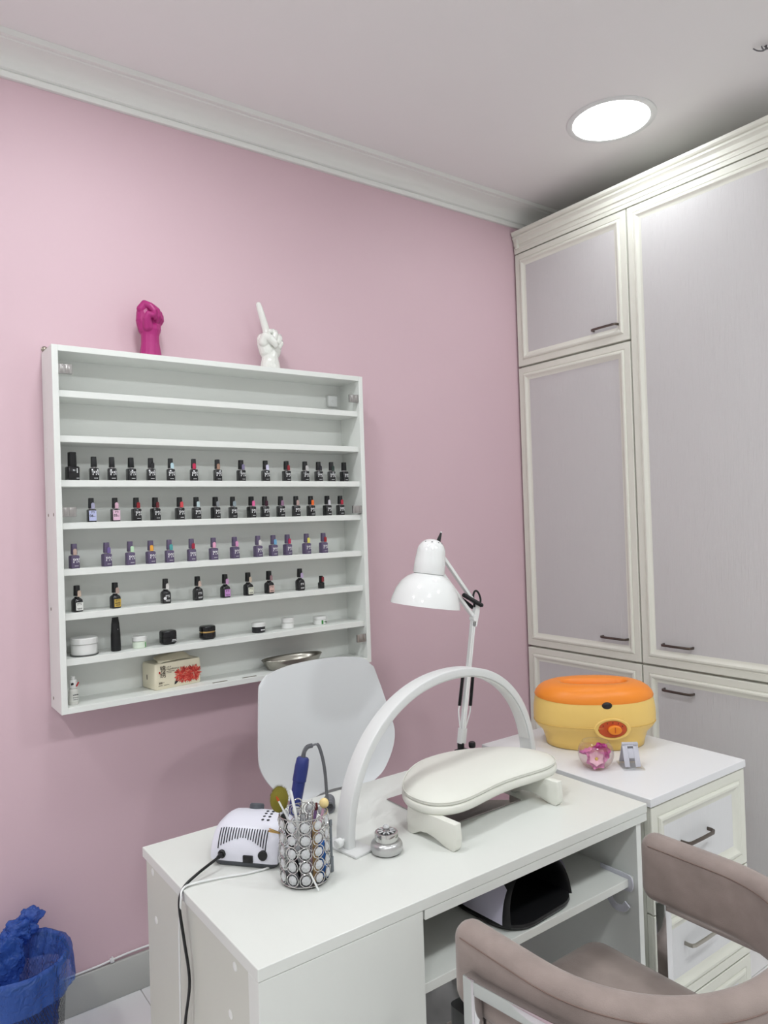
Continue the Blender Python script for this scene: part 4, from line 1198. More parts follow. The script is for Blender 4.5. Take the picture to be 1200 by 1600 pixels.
part('power_inlet', add_lathe(BM(), [(0, 0.004), (0.007, 0.004), (0.009, 0.002), (0.0095, -0.004)], 20, M=TR(-0.050, -0.0035, 0.026) @ RX(PI / 2)), M_black, dr)
part('rocker_switch', add_box(BM(), 0.001, 0.024, -0.0075, 0.004, 0.0125, 0.028, bevel=0.0015), M_black, dr)
part('handpiece_socket', add_lathe(BM(), [(0, 0.0025), (0.009, 0.003), (0.0105, 0.002), (0.0105, -0.004)], 24, M=TR(0.047, -0.004, 0.030) @ RX(PI / 2)), M_black, dr)
part('speed_knob', add_lathe(BM(), [(0.017, 0), (0.0165, 0.012), (0.014, 0.015), (0, 0.0155)], 28, M=TR(-0.012, 0.100, 0.084) @ RX(-0.35)), M_dgrey, dr)
# mains lead falling over the desk edge
pl = Matrix.Translation(dr.location) @ RZ(math.radians(-50.5))
wpts = [Vector(q) for q in ((-0.050, -0.006, 0.026), (-0.050, -0.022, 0.026))]
wpts = [pl @ q for q in wpts] + [Vector(q) for q in ((0.575, 1.50, 0.765), (0.540, 1.487, 0.752), (0.527, 1.478, 0.725), (0.529, 1.462, 0.66), (0.534, 1.452, 0.58), (0.527, 1.462, 0.50), (0.523, 1.470, 0.43), (0.529, 1.455, 0.35), (0.532, 1.430, 0.22), (0.530, 1.42, 0.08), (0.50, 1.45, 0.006), (0.42, 1.55, 0.005))]
iv = pl.inverted()
part('power_lead', add_tube(BM(), [iv @ q for q in catmull(wpts, 8)], 0.0031, 8), M_black, dr)
part('strain_relief', add_tube(BM(), [iv @ wpts[0], iv @ wpts[1]], [0.0058, 0.0042], 10), M_black, dr)

# thin white lead lying across the desk and over its left edge
t = thing('white_lead', 'thin white lead crossing the desk corner and hanging over its left side', 'cable', (0.6, 1.5, DZ))
lw = [(0.875, 1.56, 0.7532), (0.80, 1.55, 0.7532), (0.74, 1.46, 0.7532), (0.68, 1.455, 0.7532), (0.62, 1.475, 0.7535), (0.56, 1.487, 0.755), (0.536, 1.482, 0.7525), (0.529, 1.474, 0.735), (0.527, 1.482, 0.67), (0.529, 1.492, 0.58), (0.530, 1.50, 0.45), (0.530, 1.50, 0.3), (0.53, 1.5, 0.1), (0.51, 1.52, 0.004), (0.4, 1.7, 0.004)]
part('lead', add_tube(BM(), [q - Vector((0.6, 1.5, DZ)) for q in catmull(lw, 8)], 0.0022, 7), M_whiteplastic, t)

# drill handpiece leaning in its rest, with coiled grey cord
hp = thing('drill_handpiece', 'blue drill handpiece with grey coiled cord leaning behind the crystal cup', 'drill handpiece', (0.838, 1.530, DZ))
M_blue = mat('handpiece_blue', '#232f70', 0.42)
M_cord = mat('cord_grey', '#6c6d72', 0.5)
b0, b1 = Vector((-0.024, 0.0, 0.022)), Vector((0.017, 0.0, 0.194))
ax = (b1 - b0); Ln = ax.length; ax.normalize()
q = ax.to_track_quat('Z', 'Y').to_matrix().to_4x4(); q.translation = b0
part('grip', add_lathe(BM(), [(0, 0), (0.006, 0.0), (0.0075, 0.02), (0.011, 0.035), (0.0135, 0.06), (0.0145, 0.10), (0.0148, 0.118), (0.0148, 0.12)], 28, M=q), M_blue, hp, smooth=40)
part('tail_sleeve', add_lathe(BM(), [(0.0148, 0.12), (0.0162, 0.121), (0.0163, 0.155), (0.0148, 0.172), (0.012, 0.1755), (0, 0.176)], 28, M=q), M_blue, hp, smooth=40)
b2 = b0 + ax * 0.176
cp = catmull([b2, b2 + Vector((0.003, 0, 0.012)), b2 + Vector((0.012, 0.0, 0.021)), b2 + Vector((0.026, 0, 0.022))], 10)
bm = BM()
for i in range(0, len(cp) - 1, 2):
    tt = (cp[i + 1] - cp[i]).normalized()
    m4 = tt.to_track_quat('Z', 'Y').to_matrix().to_4x4(); m4.translation = cp[i]
    add_lathe(bm, [(0.003, -0.001), (0.0055, -0.0008), (0.0055, 0.0008), (0.003, 0.001)], 12, M=m4)
add_tube(bm, cp, 0.0036, 8)
part('cord_sleeve', bm, M_cord, hp)
c2 = [cp[-1], Vector((0.058, 0.002, 0.212)), Vector((0.074, 0.01, 0.175)), Vector((0.092, 0.03, 0.125)), Vector((0.112, 0.06, 0.070)), Vector((0.132, 0.09, 0.032)), Vector((0.140, 0.10, 0.022))]
bm = BM(); add_tube(bm, catmull(c2, 8), 0.0026, 7)
add_tube(bm, [p_ + Vector((0.004, 0.001, 0)) for p_ in catmull(c2, 8)[6:]], 0.0026, 7)
part('cord', bm, M_cord, hp)
coil = []
for i in range(280):
    a = i / 280
    cx = Vector((0.136 + 0.03 * a, 0.085 + 0.05 * a, 0.0165))
    qn = 2 * PI * 8 * a
    coil.append(cx + Vector((0.011 * math.cos(qn), -0.006 * math.cos(qn), 0.0138 * math.sin(qn))))
part('coiled_cord', add_tube(BM(), coil, 0.0026, 6), M_cord, hp)
bm = BM(); add_box(bm, -0.035, 0.015, -0.02, 0.02, 0.0, 0.006, bevel=0.002); add_box(bm, -0.033, -0.024, -0.016, 0.016, 0.006, 0.03, bevel=0.002); add_box(bm, -0.008, 0.002, -0.016, -0.0125, 0.006, 0.05, bevel=0.001); add_box(bm, -0.008, 0.002, 0.0125, 0.016, 0.006, 0.05, bevel=0.001)
part('rest', bm, M_dgrey, hp)
# ------------------------------------------------------------------ crystal ring cup and what stands in it
CX, CY = 0.757, 1.362
cu = thing('crystal_cup', 'silver brush cup made of wire rings set with crystals on the desk', 'cup', (CX, CY, DZ))
M_silver = mat('silver_wire', '#cfcfcd', 0.14, metal=1.0)
M_crystal = mat('crystal', '#eef0f2', 0.04, trans=0.4, ior=1.5, coat=0.8)
RC = 0.0505
ring_src = None; cry_src = None
NR, NA = 5, 11
for j in range(NR):
    for i in range(NA):
        a = 2 * PI * (i + 0.0 * j) / NA + 0.1
        M = RZ(a) @ TR(0, -RC, 0.0195 + j * 0.0267)
        if ring_src is None:
            pts = [Vector((0.0132 * math.cos(2 * PI * k / 18), 0, 0.0132 * math.sin(2 * PI * k / 18))) for k in range(18)]
            ring_src = part('ring', add_tube(BM(), pts, 0.0010, 5, closed=True), M_silver, cu)
            bm = BM()
            add_lathe(bm, [(0, -0.0042), (0.0050, -0.0036), (0.0096, -0.0008), (0.0096, 0.0006), (0, 0.0050)], 8, M=RX(PI / 2))
            cry_src = part('crystal', bm, M_crystal, ring_src, smooth=0)
            r_, c_ = ring_src, cry_src
        else:
            r_ = inst('ring', ring_src, cu); c_ = inst('crystal', cry_src, r_)
        r_.matrix_local = M
for z in (0.0055, 0.1402):
    part('hoop', add_tube(BM(), [Vector((RC * math.cos(2 * PI * k / 48), RC * math.sin(2 * PI * k / 48), z)) for k in range(48)], 0.0011, 6, closed=True), M_silver, cu)
part('base_disc', add_lathe(BM(), [(0, 0.004), (RC - 0.001, 0.004), (RC - 0.001, 0.006), (0, 0.006)], 40), mat('steel_base', '#8d8f90', 0.3, metal=0.9), cu)
for k in range(4):
    a = 2 * PI * k / 4 + 0.35
    part('ball_foot', add_ball(BM(), (0.046 * math.cos(a), 0.046 * math.sin(a), 0.0028), 0.0029, 10, 6), M_silver, cu)

IZ = DZ + 0.0075
def stick(name, label, cat, p0, p1, r0, r1, m, group='manicure tools in the crystal cup'):
    t = thing(name, label, cat, (p0[0], p0[1], p0[2]), 0, group)
    v = Vector(p1) - Vector(p0)
    part('handle', add_tube(BM(), [Vector((0, 0, 0)), v * 0.02, v * 0.5, v * 0.98, v], [r0 * .7, r0, (r0 + r1) / 2, r1, r1 * .7], 10), m, t)
    return t, v
M_wood = mat('tan_wood', '#b08f62', 0.5, var=0.1, vscale=(40, 40, 10))
M_olive = mat('olive_bristle', '#7d7429', 0.9)
# olive dust brush
t, v = stick('dust_brush', 'big round olive bristle dust brush standing in the crystal cup', 'brush', (CX - 0.010, CY + 0.004, IZ), (CX - 0.036, CY + 0.024, DZ + 0.137), 0.004, 0.005, M_cap)
bm = BM()
rnd = random.Random(5)
c0 = v + Vector((-0.007, 0, 0.033))
for k in range(1500):
    d_ = Vector((rnd.gauss(0, 1), rnd.gauss(0, 1), rnd.gauss(0.3, 1))).normalized()
    rr = Vector((0.0205 * d_.x, 0.015 * d_.y, 0.0275 * d_.z))
    a = c0 + rr * 0.6; b_ = c0 + rr * rnd.uniform(1.0, 1.13) + Vector((0, 0, 0.003))
    w = d_.orthogonal().normalized() * 0.0006
    bm.faces.new([bm.verts.new(p_) for p_ in (a - w, a + w, b_)])
add_ball(bm, c0, (0.0200, 0.0145, 0.0270), 20, 12)
o = part('bristles', bm, M_olive, t, recalc=False); o['kind'] = 'stuff'
# thin gel brush with orange tip
t, v = stick('gel_brush', 'thin white gel brush with an orange tip leaning left in the crystal cup', 'brush', (CX + 0.022, CY - 0.008, IZ), (CX - 0.055, CY + 0.004, DZ + 0.176), 0.0024, 0.0019, M_whiteplastic)
part('bristle_tip', add_tube(BM(), [v, v * 1.02, v * 1.055], [0.0022, 0.0027, 0.0014], 8), mat('orange_bristle', '#b8501f', 0.8), t)
t, v = stick('cuticle_pusher', 'white flat stick rising from the crystal cup beside the olive brush', 'stick', (CX - 0.006, CY - 0.028, IZ), (CX - 0.036, CY - 0.014, DZ + 0.198), 0.0034, 0.0030, M_whiteplastic)
t, v = stick('sponge_brush', 'pink handled applicator with a pale yellow sponge ball in the crystal cup', 'applicator', (CX + 0.006, CY - 0.004, IZ), (CX + 0.043, CY - 0.012, DZ + 0.143), 0.0036, 0.0030, mat('pink_handle', '#c9a0b4', 0.4))
part('sponge_ball', add_ball(BM(), v + Vector((0.001, 0, 0.008)), (0.0100, 0.0100, 0.0105), 18, 12), mat('yellow_sponge', '#e6cf94', 0.95, bump=0.4, bscale=(900, 900, 900)), t)
t, v = stick('nail_brush', 'purple handled brush with dark red bristles in the crystal cup', 'brush', (CX + 0.014, CY + 0.012, IZ), (CX + 0.038, CY + 0.014, DZ + 0.130), 0.0032, 0.0036, mat('purple_handle', '#7c5d8c', 0.4))
part('bristle_tip', add_tube(BM(), [v, v * 1.04, v * 1.12], [0.0036, 0.0048, 0.002], 8), mat('dark_red_bristle', '#5e2a2c', 0.9), t)
t, v = stick('tweezers', 'thin steel tweezers standing in the crystal cup', 'tweezers', (CX + 0.010, CY + 0.004, IZ), (CX + 0.020, CY - 0.003, DZ + 0.163), 0.0024, 0.0010, M_chrome)
part('tweezer_arm', add_tube(BM(), [Vector((0.004, 0.002, 0)), v * 0.5 + Vector((0.006, 0.002, 0)), v * 0.96 + Vector((0.003, 0.0, 0))], [0.002, 0.002, 0.0008], 8), M_chrome, t)
t, v = stick('wooden_brush', 'tan wooden handled brush inside the crystal cup', 'brush', (CX + 0.004, CY - 0.036, IZ), (CX + 0.010, CY - 0.030, DZ + 0.125), 0.0062, 0.0058, M_wood)
t, v = stick('blue_file', 'blue handled tool inside the crystal cup', 'tool', (CX + 0.030, CY - 0.030, IZ), (CX + 0.020, CY - 0.034, DZ + 0.085), 0.0085, 0.0080, mat('tool_blue', '#1f5fae', 0.4))
t, v = stick('silver_tool', 'slim chrome tool beside the olive brush in the crystal cup', 'tool', (CX - 0.02, CY - 0.028, IZ), (CX - 0.018, CY - 0.030, DZ + 0.150), 0.0058, 0.0062, M_clear)
# scissors: ring handles above the rim
t = thing('nail_scissors', 'small steel scissors with ring handles up in the crystal cup', 'scissors', (CX + 0.013, CY + 0.018, IZ), math.radians(-14), 'manicure tools in the crystal cup')
for s in (-1, 1):
    pts = [Vector((s * 0.0145 + 0.0092 * math.cos(2 * PI * k / 20), 0, 0.138 - s * 0.006 + 0.0105 * math.sin(2 * PI * k / 20))) for k in range(20)]
    part('finger_ring', add_tube(BM(), pts, 0.0014, 6, closed=True), M_chrome, t)
    part('blade', add_tube(BM(), [Vector((s * 0.009, 0, 0.129 - s * 0.006)), Vector((s * 0.002, 0.001 * s, 0.09)), Vector((-s * 0.001, 0.001 * s, 0.05)), Vector((0.0, 0.001 * s, 0.01))], [0.0018, 0.0022, 0.0024, 0.0008], 8), M_chrome, t)
# things poking out through and leaning on the cup
t = thing('cotton_stick', 'short white stick poking out at the foot of the crystal cup', 'stick', (CX - 0.006, CY - 0.060, DZ + 0.0022))
part('handle', add_tube(BM(), [Vector((-0.013, 0.006, 0.036)), Vector((0.0, -0.004, 0.0))], 0.002, 8), M_whiteplastic, t)
t = thing('gold_clip', 'small gold clip hooked on the left of the crystal cup', 'clip', (CX - 0.073, CY + 0.013, DZ + 0.116))
bm = BM(); add_box(bm, -0.002, 0.026, -0.003, 0.003, -0.002, 0.001, bevel=0.0008, M=RY(0.42)); add_box(bm, -0.002, 0.022, -0.003, 0.003, 0.002, 0.005, bevel=0.0008, M=RY(0.55))
part('clip_body', bm, M_gold, t)
t = thing('grey_file', 'grey nail file leaning on the right side of the crystal cup', 'nail file', (CX + 0.058, CY - 0.012, DZ))
part('handle', add_box(BM(), -0.0045, 0.0045, -0.002, 0.002, 0.001, 0.034, bevel=0.0012), mat('file_grey', '#6f757a', 0.5), t)
part('blade', add_box(BM(), -0.003, 0.003, -0.0013, 0.0013, 0.0345, 0.098, bevel=0.0008), MATS['file_grey'], t)
part('tip', add_box(BM(), -0.0038, 0.0038, -0.0018, 0.0018, 0.0985, 0.112, bevel=0.0012), MATS['file_grey'], t)

# ------------------------------------------------------------------ silver crystal-lidded pot
t = thing('silver_pot', 'small silver lidded pot with a crystal knob on the desk', 'pot', (0.962, 1.352, DZ))
M_satin = mat('satin_silver', '#c2c2c2', 0.28, metal=0.85)
part('pot_body', add_lathe(BM(), [(0, 0), (0.028, 0), (0.034, 0.003), (0.0365, 0.010), (0.0360, 0.019), (0.0335, 0.024), (0.030, 0.026), (0, 0.026)], 40), M_satin, t)
part('pot_lid', add_lathe(BM(), [(0.0262, 0.0262), (0.0268, 0.028), (0.0265, 0.044), (0.0255, 0.046), (0.022, 0.0465), (0.020, 0.0455), (0, 0.047)], 40), M_silver, t)
bm = BM()
for k in range(10):
    a = 2 * PI * k / 10
    add_box(bm, 0.008, 0.020, -0.002, 0.002, 0.0465, 0.0485, bevel=0.0006, M=RZ(a))
part('facets', bm, M_crystal, t, smooth=0)
part('crystal_knob', add_lathe(BM(), [(0, 0.047), (0.003, 0.047), (0.003, 0.0505), (0.0075, 0.0545), (0.0078, 0.0565), (0.0045, 0.0605), (0, 0.061)], 8), M_crystal, t, smooth=0)

# ------------------------------------------------------------------ nail curing lamp on the open shelf
uv = thing('nail_curing_lamp', 'black and white nail curing lamp lying on the open shelf under the desk', 'nail lamp', (1.270, 1.285, 0.570), math.radians(4))
def arch_prof(w, hgt, n=20, e=2.4):
    out = []
    for k in range(n + 1):
        a = PI * k / n
        c, s = math.cos(a), math.sin(a)
        out.append((w * abs(c) ** (2 / e) * (1 if c >= 0 else -1), hgt * abs(s) ** (2 / e)))
    return out
def shell(rings_spec, inner):
    bm = BM()
    rings = []
    for w, hh, y, lean in rings_spec:
        rings.append([Vector((x, y + lean * z, 0.012 + z)) for x, z in arch_prof(w, hh)])
    for w, hh, y, lean in reversed(inner):
        rings.append([Vector((x, y + lean * z, 0.012 + z)) for x, z in arch_prof(w, hh)])
    R_ = [[bm.verts.new(p_) for p_ in r] for r in rings]
    for a, b_ in zip(R_[:-1], R_[1:]):
        for i in range(len(a) - 1):
            bm.faces.new((a[i], a[i + 1], b_[i + 1], b_[i]))
    return bm
outer = [(0.060, 0.045, 0.108, 0), (0.095, 0.085, 0.098, 0), (0.112, 0.106, 0.070, 0), (0.119, 0.116, 0.02, 0), (0.120, 0.118, -0.05, 0), (0.117, 0.114, -0.095, 0.12), (0.112, 0.109, -0.106, 0.15)]
inner = [(0.05, 0.035, 0.090, 0), (0.085, 0.075, 0.080, 0), (0.100, 0.095, 0.05, 0), (0.106, 0.103, -0.05, 0), (0.106, 0.103, -0.100, 0.15)]
part('housing', shell(outer, inner), M_black, uv, smooth=50)
part('base_tray', add_rings(BM(), [[Vector((x * k, y * k - 0.008, z)) for x, y in rrect(0.246, 0.236, 0.07, 6)] for k, z in ((0.93, 0.0005), (0.97, 0.003), (1.0, 0.010), (0.99, 0.016), (0.95, 0.017))]), M_black, uv)
for s in (-1, 1):
    bm = BM()
    g = []
    for j in range(9):
        f = j / 8
        rowv = []
        for k in range(9):
            gk = k / 8
            y = -0.088 + 0.15 * f
            w = 0.1195 if y < 0.02 else 0.1195 - 0.010 * ((y - 0.02) / 0.05) ** 1.5
            zz = 0.016 + (0.028 + 0.058 * math.sin(PI * min(1, 0.25 + f * 0.75)) ** 0.8) * gk
            pr_ = 1 - (max(0, zz - 0.012) / 0.117) ** 2.4
            rowv.append(bm.verts.new((s * (w * max(pr_, 0.02) ** (1 / 2.4) + 0.0022), y, zz)))
        g.append(rowv)
    for j in range(8):
        for k in range(8):
            bm.faces.new((g[j][k], g[j][k + 1], g[j + 1][k + 1], g[j + 1][k]))
    part('side_cover', bm, mat('lamp_lilac_white', '#d3cfe2', 0.25), uv, smooth=60)
part('display', add_box(BM(), -0.010, 0.028, -0.045, -0.02, 0.1285, 0.1305, bevel=0.0006), mat('display_violet', '#8f7fd0', 0.3), uv)

# ------------------------------------------------------------------ translucent bag under the desk
bm = BM()
bmesh.ops.create_icosphere(bm, subdivisions=4, radius=1.0)
for v_ in bm.verts:
    n_ = noise.noise(v_.co * 2.2) * 0.28 + noise.noise(v_.co * 6.0) * 0.12
    v_.co = Vector((v_.co.x * 0.15, v_.co.y * 0.13, v_.co.z * 0.13)) * (1 + n_)
zmin = min(v_.co.z for v_ in bm.verts)
for v_ in bm.verts: v_.co.z = max(v_.co.z - zmin - 0.02, 0.001)
t = part('plastic_bag', bm, mat('bag_film', '#e6e4e6', 0.25, var=0.12, vscale=(20, 20, 20)), None, loc=(1.28, 1.575, 0.0), smooth=180)
tag(t, 'crumpled greyish plastic bag on the floor under the desk', 'bag')

# ------------------------------------------------------------------ velvet armchair in front of the desk
ch = thing('velvet_armchair', 'mauve velvet tub armchair with chrome frame in front of the desk', 'armchair', (1.2, 0.87, 0))
def u_path(a, b, front, n=40, e=2.2):
    pts = [Vector((-a, front - (front) * k / 6, 0)) for k in range(6)]
    for k in range(n + 1):
        t_ = PI + PI * k / n
        c, s = math.cos(t_), math.sin(t_)
        pts.append(Vector((a * abs(c) ** (2 / e) * (1 if c >= 0 else -1), b * abs(s) ** (2 / e) * (1 if s >= 0 else -1), 0)))
    pts += [Vector((a, front * (k + 1) / 6, 0)) for k in range(6)]
    return pts
BT, BHH, ZT = 0.060, 0.150, 0.752
U = u_path(0.288, 0.272, 0.150)
# band: rounded section that shrinks at both ends for soft arm fronts
rings = []
F_ = frames(U, False, (0, 0, 1))
NU = len(U)
def end_pts(i0, sgn):
    out = []
    p_ = U[i0]; s_, u_ = F_[i0]
    tdir = (U[0] - U[1]).normalized() if i0 == 0 else (U[-1] - U[-2]).normalized()
    for k in range(5):
        a_ = k / 5 * PI / 2
        out.append((p_ + tdir * 0.030 * math.sin(a_), s_, u_, math.cos(a_)))
    return out
def sec(p_, s_, u_, shrink):
    r = []
    w, hh = BT, BHH
    k = 0.030 * (1 - shrink)
    for a, b_ in rrect(w - 2 * k * 0.85, hh - 2 * k, 0.026 if shrink == 1 else max(0.026 - k * .3, 0.003), 5):
        r.append(p_ + s_ * a + u_ * (b_ + ZT - hh / 2))
    return r
E0 = end_pts(0, -1); E1 = end_pts(NU - 1, 1)
rings = [sec(*e) for e in reversed(E0)] + [sec(U[i], F_[i][0], F_[i][1], 1) for i in range(1, NU - 1)] + [sec(*e) for e in E1]
bm = BM(); add_rings(bm, rings)
band = part('back_band', bm, M_velvet, ch, smooth=70)
# seams along both faces of the band
M_seam = mat('velvet_seam', '#7c675f', 0.8)
for off in (-0.0298, 0.0298):
    for zz in (ZT - 0.020,):
        pts = [U[i] + F_[i][0] * off + Vector((0, 0, zz)) for i in range(0, NU)]
        part('seam', add_tube(BM(), pts, 0.0011, 5), M_seam, band)
# seat cushion
bm = BM()
def seat_ring(k, z):
    out = []
    pr_ = rrect(0.52, 0.55, 0.035, 6)
    for x, y in pr_:
        out.append(Vector((x * k, y * k + 0.038, z)))
    return out
add_rings(bm, [seat_ring(.95, 0.375), seat_ring(.99, 0.380), seat_ring(1.0, 0.395), seat_ring(1.0, 0.440), seat_ring(.985, 0.452), seat_ring(.95, 0.460), seat_ring(.85, 0.465), seat_ring(.5, 0.468)])
part('seat', bm, M_velvet, ch, smooth=60)
part('seat_frame', add_box(BM(), -0.22, 0.22, -0.2, 0.25, 0.355, 0.3745, bevel=0.004), M_black, ch)
part('end_cap', add_rings(BM(), [[Vector((-0.306 + x * k, 0.146 + y * k, z)) for x, y in rrect(0.036, 0.07, 0.012, 4)] for k, z in ((0.8, 0.550), (1, 0.558), (1, 0.600))]), M_black, ch)
for s in (-1, 1):
    # chrome frame: front leg, rail outside the arm, back leg
    xo = s * 0.331
    fy = 0.104 if s < 0 else 0.150
    zt = 0.690
    if s > 0: xo, zt = 0.310, 0.6005
    part('front_leg', add_box(BM(), xo - 0.011, xo + 0.011, fy - 0.014, fy + 0.014, 0.0, zt, bevel=0.002), M_chrome, ch)
    part('arm_rail', add_sweep(BM(), [(xo, fy - 0.0145, zt - 0.0121), (xo, -0.14, zt + (0.014 if s < 0 else -0.0121))], rrect(0.022, 0.024, 0.002, 2)), M_chrome, ch)
    part('rear_leg', add_box(BM(), xo - 0.011, xo + 0.011, -0.168, -0.1405, 0.0, zt + (0.026 if s < 0 else 0.0), bevel=0.002), M_chrome, ch)
    part('side_rail', add_box(BM(), xo - 0.011, xo + 0.011, -0.14, fy - 0.0145, 0.365, 0.388, bevel=0.002), M_chrome, ch)
    part('cross_bar', add_box(BM(), min(s * 0.2205, xo - s * 0.0112), max(s * 0.2205, xo - s * 0.0112), 0.0, 0.03, 0.358, 0.374, bevel=0.002), M_chrome, ch)

# ------------------------------------------------------------------ white shell chair behind the desk
wc = thing('white_shell_chair', 'white plastic shell chair standing between the desk and the pink wall', 'chair', (1.227, 1.99, 0), math.radians(4))
M_shell = mat('shell_white', '#dcdee0', 0.35)
def back_half(v):
    # half width by height fraction, rounded at the bottom, flared below the middle
    K = [(0.0, 0.12), (0.05, 0.175), (0.12, 0.21), (0.22, 0.243), (0.32, 0.261), (0.42, 0.262), (0.7, 0.243), (0.9, 0.228), (1.0, 0.220)]
    K = [(p_.x, p_.y) for p_ in catmull([(a, w, 0) for a, w in K], 8)]
    for (a, wa), (b_, wb) in zip(K[:-1], K[1:]):
        if v <= b_:
            return wa + (wb - wa) * (v - a) / (b_ - a)
    return K[-1][1]
NVV, NUU = 40, 28
def shell_pt(i, j, th):
    v = i / NVV
    u_ = j / NUU * 2 - 1
    w = back_half(v)
    x = w * u_
    z = 0.640 + 0.398 * v - 0.020 * (abs(u_) ** 3.0) * v ** 3 + 0.006 * (1 - u_ * u_) * v ** 3
    y = 0.03 + 0.075 * v - 0.05 * u_ * u_ * (1 - 0.45 * v) + th
    if v > 0.93 and abs(u_) > 0.85:
        z -= 0.018 * ((abs(u_) - 0.85) / 0.15) ** 2 * ((v - 0.93) / 0.07)
    return Vector((x, y, z))
bm = BM()
A_ = [[bm.verts.new(shell_pt(i, j, 0)) for j in range(NUU + 1)] for i in range(NVV + 1)]
B_ = [[bm.verts.new(shell_pt(i, j, 0.006)) for j in range(NUU + 1)] for i in range(NVV + 1)]
for i in range(NVV):
    for j in range(NUU):
        bm.faces.new((A_[i][j], A_[i][j + 1], A_[i + 1][j + 1], A_[i + 1][j]))
        bm.faces.new((B_[i][j + 1], B_[i][j], B_[i + 1][j], B_[i + 1][j + 1]))
for i in range(NVV):
    bm.faces.new((A_[i + 1][0], B_[i + 1][0], B_[i][0], A_[i][0])); bm.faces.new((A_[i][NUU], B_[i][NUU], B_[i + 1][NUU], A_[i + 1][NUU]))
for j in range(NUU):
    bm.faces.new((A_[0][j], B_[0][j], B_[0][j + 1], A_[0][j + 1])); bm.faces.new((A_[NVV][j + 1], B_[NVV][j + 1], B_[NVV][j], A_[NVV][j]))
part('backrest', bm, M_shell, wc, smooth=50)
bm = BM()
add_rings(bm, [[Vector((x * k, y * k - 0.19, z)) for x, y in rrect(0.45, 0.43, 0.09, 6)] for k, z in ((0.96, 0.425), (1.0, 0.430), (1.0, 0.440), (0.97, 0.444), (0.6, 0.438))])
part('seat', bm, M_shell, wc)
bm = BM()
add_sweep(bm, catmull([(0, 0.018, 0.432), (0, 0.045, 0.47), (0, 0.05, 0.56), (0, 0.046, 0.66)], 5), rrect(0.20, 0.008, 0.003, 2), up=(0, 1, 0.01))
part('back_stem', bm, M_shell, wc)
part('gas_column', add_tube(BM(), [(0, -0.19, 0.08), (0, -0.19, 0.28), (0, -0.19, 0.281), (0, -0.19, 0.424)], [0.025, 0.025, 0.016, 0.016], 16), M_chrome, wc)
for k in range(5):
    a = 2 * PI * k / 5 + 0.3
    lg = part('base_leg', add_tube(BM(), [Vector((0.02 * math.cos(a), -0.19 + 0.02 * math.sin(a), 0.1)), Vector((0.24 * math.cos(a), -0.19 + 0.24 * math.sin(a), 0.07))], [0.018, 0.012], 8), M_chrome, wc)
    part('castor', add_tube(BM(), [Vector((0.24 * math.cos(a) - 0.012 * math.sin(a), -0.19 + 0.24 * math.sin(a) + 0.012 * math.cos(a), 0.026)), Vector((0.24 * math.cos(a) + 0.012 * math.sin(a), -0.19 + 0.24 * math.sin(a) - 0.012 * math.cos(a), 0.026))], 0.026, 14), M_black, lg)

# ------------------------------------------------------------------ waste bin with blue liner
bx, by = 0.336, 2.262
bn = thing('waste_bin', 'black wire mesh waste bin by the pink wall at the left', 'bin', (bx, by, 0))
M_mesh = mat('black_wire', '#15171a', 0.45)
Hb, r0, r1 = 0.315, 0.118, 0.138
bm = BM()
n, m_ = 96, 34
g = []
for j in range(m_ + 1):
    f = j / m_
    r = r0 + (r1 - r0) * f
    off = 0.5 * (j % 2)
    g.append([bm.verts.new((r * math.cos(2 * PI * (i + off) / n), r * math.sin(2 * PI * (i + off) / n), 0.012 + (Hb - 0.018) * f)) for i in range(n)])
wires = []
def wire_quad(a, b_):
    d_ = (b_ - a); rad = Vector((a.x, a.y, 0)).normalized(); s_ = d_.cross(rad).normalized() * 0.0007
    wires.append((a - s_, a + s_, b_ + s_, b_ - s_))
for j in range(m_):
    for i in range(n):
        a = g[j][i].co
        if j % 2 == 0: t1, t2 = g[j + 1][i].co, g[j + 1][i - 1].co
        else: t1, t2 = g[j + 1][(i + 1) % n].co, g[j + 1][i].co
        wire_quad(a, t1); wire_quad(a, t2)
bm.free(); bm = BM()
for w in wires:
    bm.faces.new([bm.verts.new(p_) for p_ in w])
part('mesh_wall', bm, M_mesh, bn, smooth=0, recalc=False)
part('rim', add_tube(BM(), [Vector((r1 * math.cos(2 * PI * k / 64), r1 * math.sin(2 * PI * k / 64), Hb)) for k in range(64)], 0.005, 8, closed=True), M_mesh, bn)
part('bottom', add_lathe(BM(), [(0, 0.003), (r0, 0.001), (r0 + 0.002, 0.004), (r0 + 0.001, 0.014), (r0 - 0.001, 0.014), (r0 - 0.002, 0.005), (0, 0.005)], 48), M_mesh, bn)

M_bag = bpy.data.materials.new('blue_film'); M_bag.use_nodes = True
nt = M_bag.node_tree; pb = nt.nodes['Principled BSDF']
pb.inputs['Base Color'].default_value = rgb('#4a74cc'); pb.inputs['Roughness'].default_value = 0.2
tc = nt.nodes.new('ShaderNodeTexCoord'); nz = nt.nodes.new('ShaderNodeTexNoise'); nz.inputs['Scale'].default_value = 38; nz.inputs['Detail'].default_value = 3; nz.inputs['Distortion'].default_value = 1.2
bp = nt.nodes.new('ShaderNodeBump'); bp.inputs['Strength'].default_value = 0.9; bp.inputs['Distance'].default_value = 0.012
nt.links.new(tc.outputs['Object'], nz.inputs['Vector']); nt.links.new(nz.outputs['Fac'], bp.inputs['Height']); nt.links.new(bp.outputs[0], pb.inputs['Normal'])
tr = nt.nodes.new('ShaderNodeBsdfTransparent'); tr.inputs[0].default_value = (0.42, 0.52, 0.82, 1)
mxs = nt.nodes.new('ShaderNodeMixShader'); mxs.inputs[0].default_value = 0.46
nt.links.new(tr.outputs[0], mxs.inputs[1]); nt.links.new(pb.outputs[0], mxs.inputs[2])
nt.links.new(mxs.outputs[0], nt.nodes['Material Output'].inputs['Surface'])
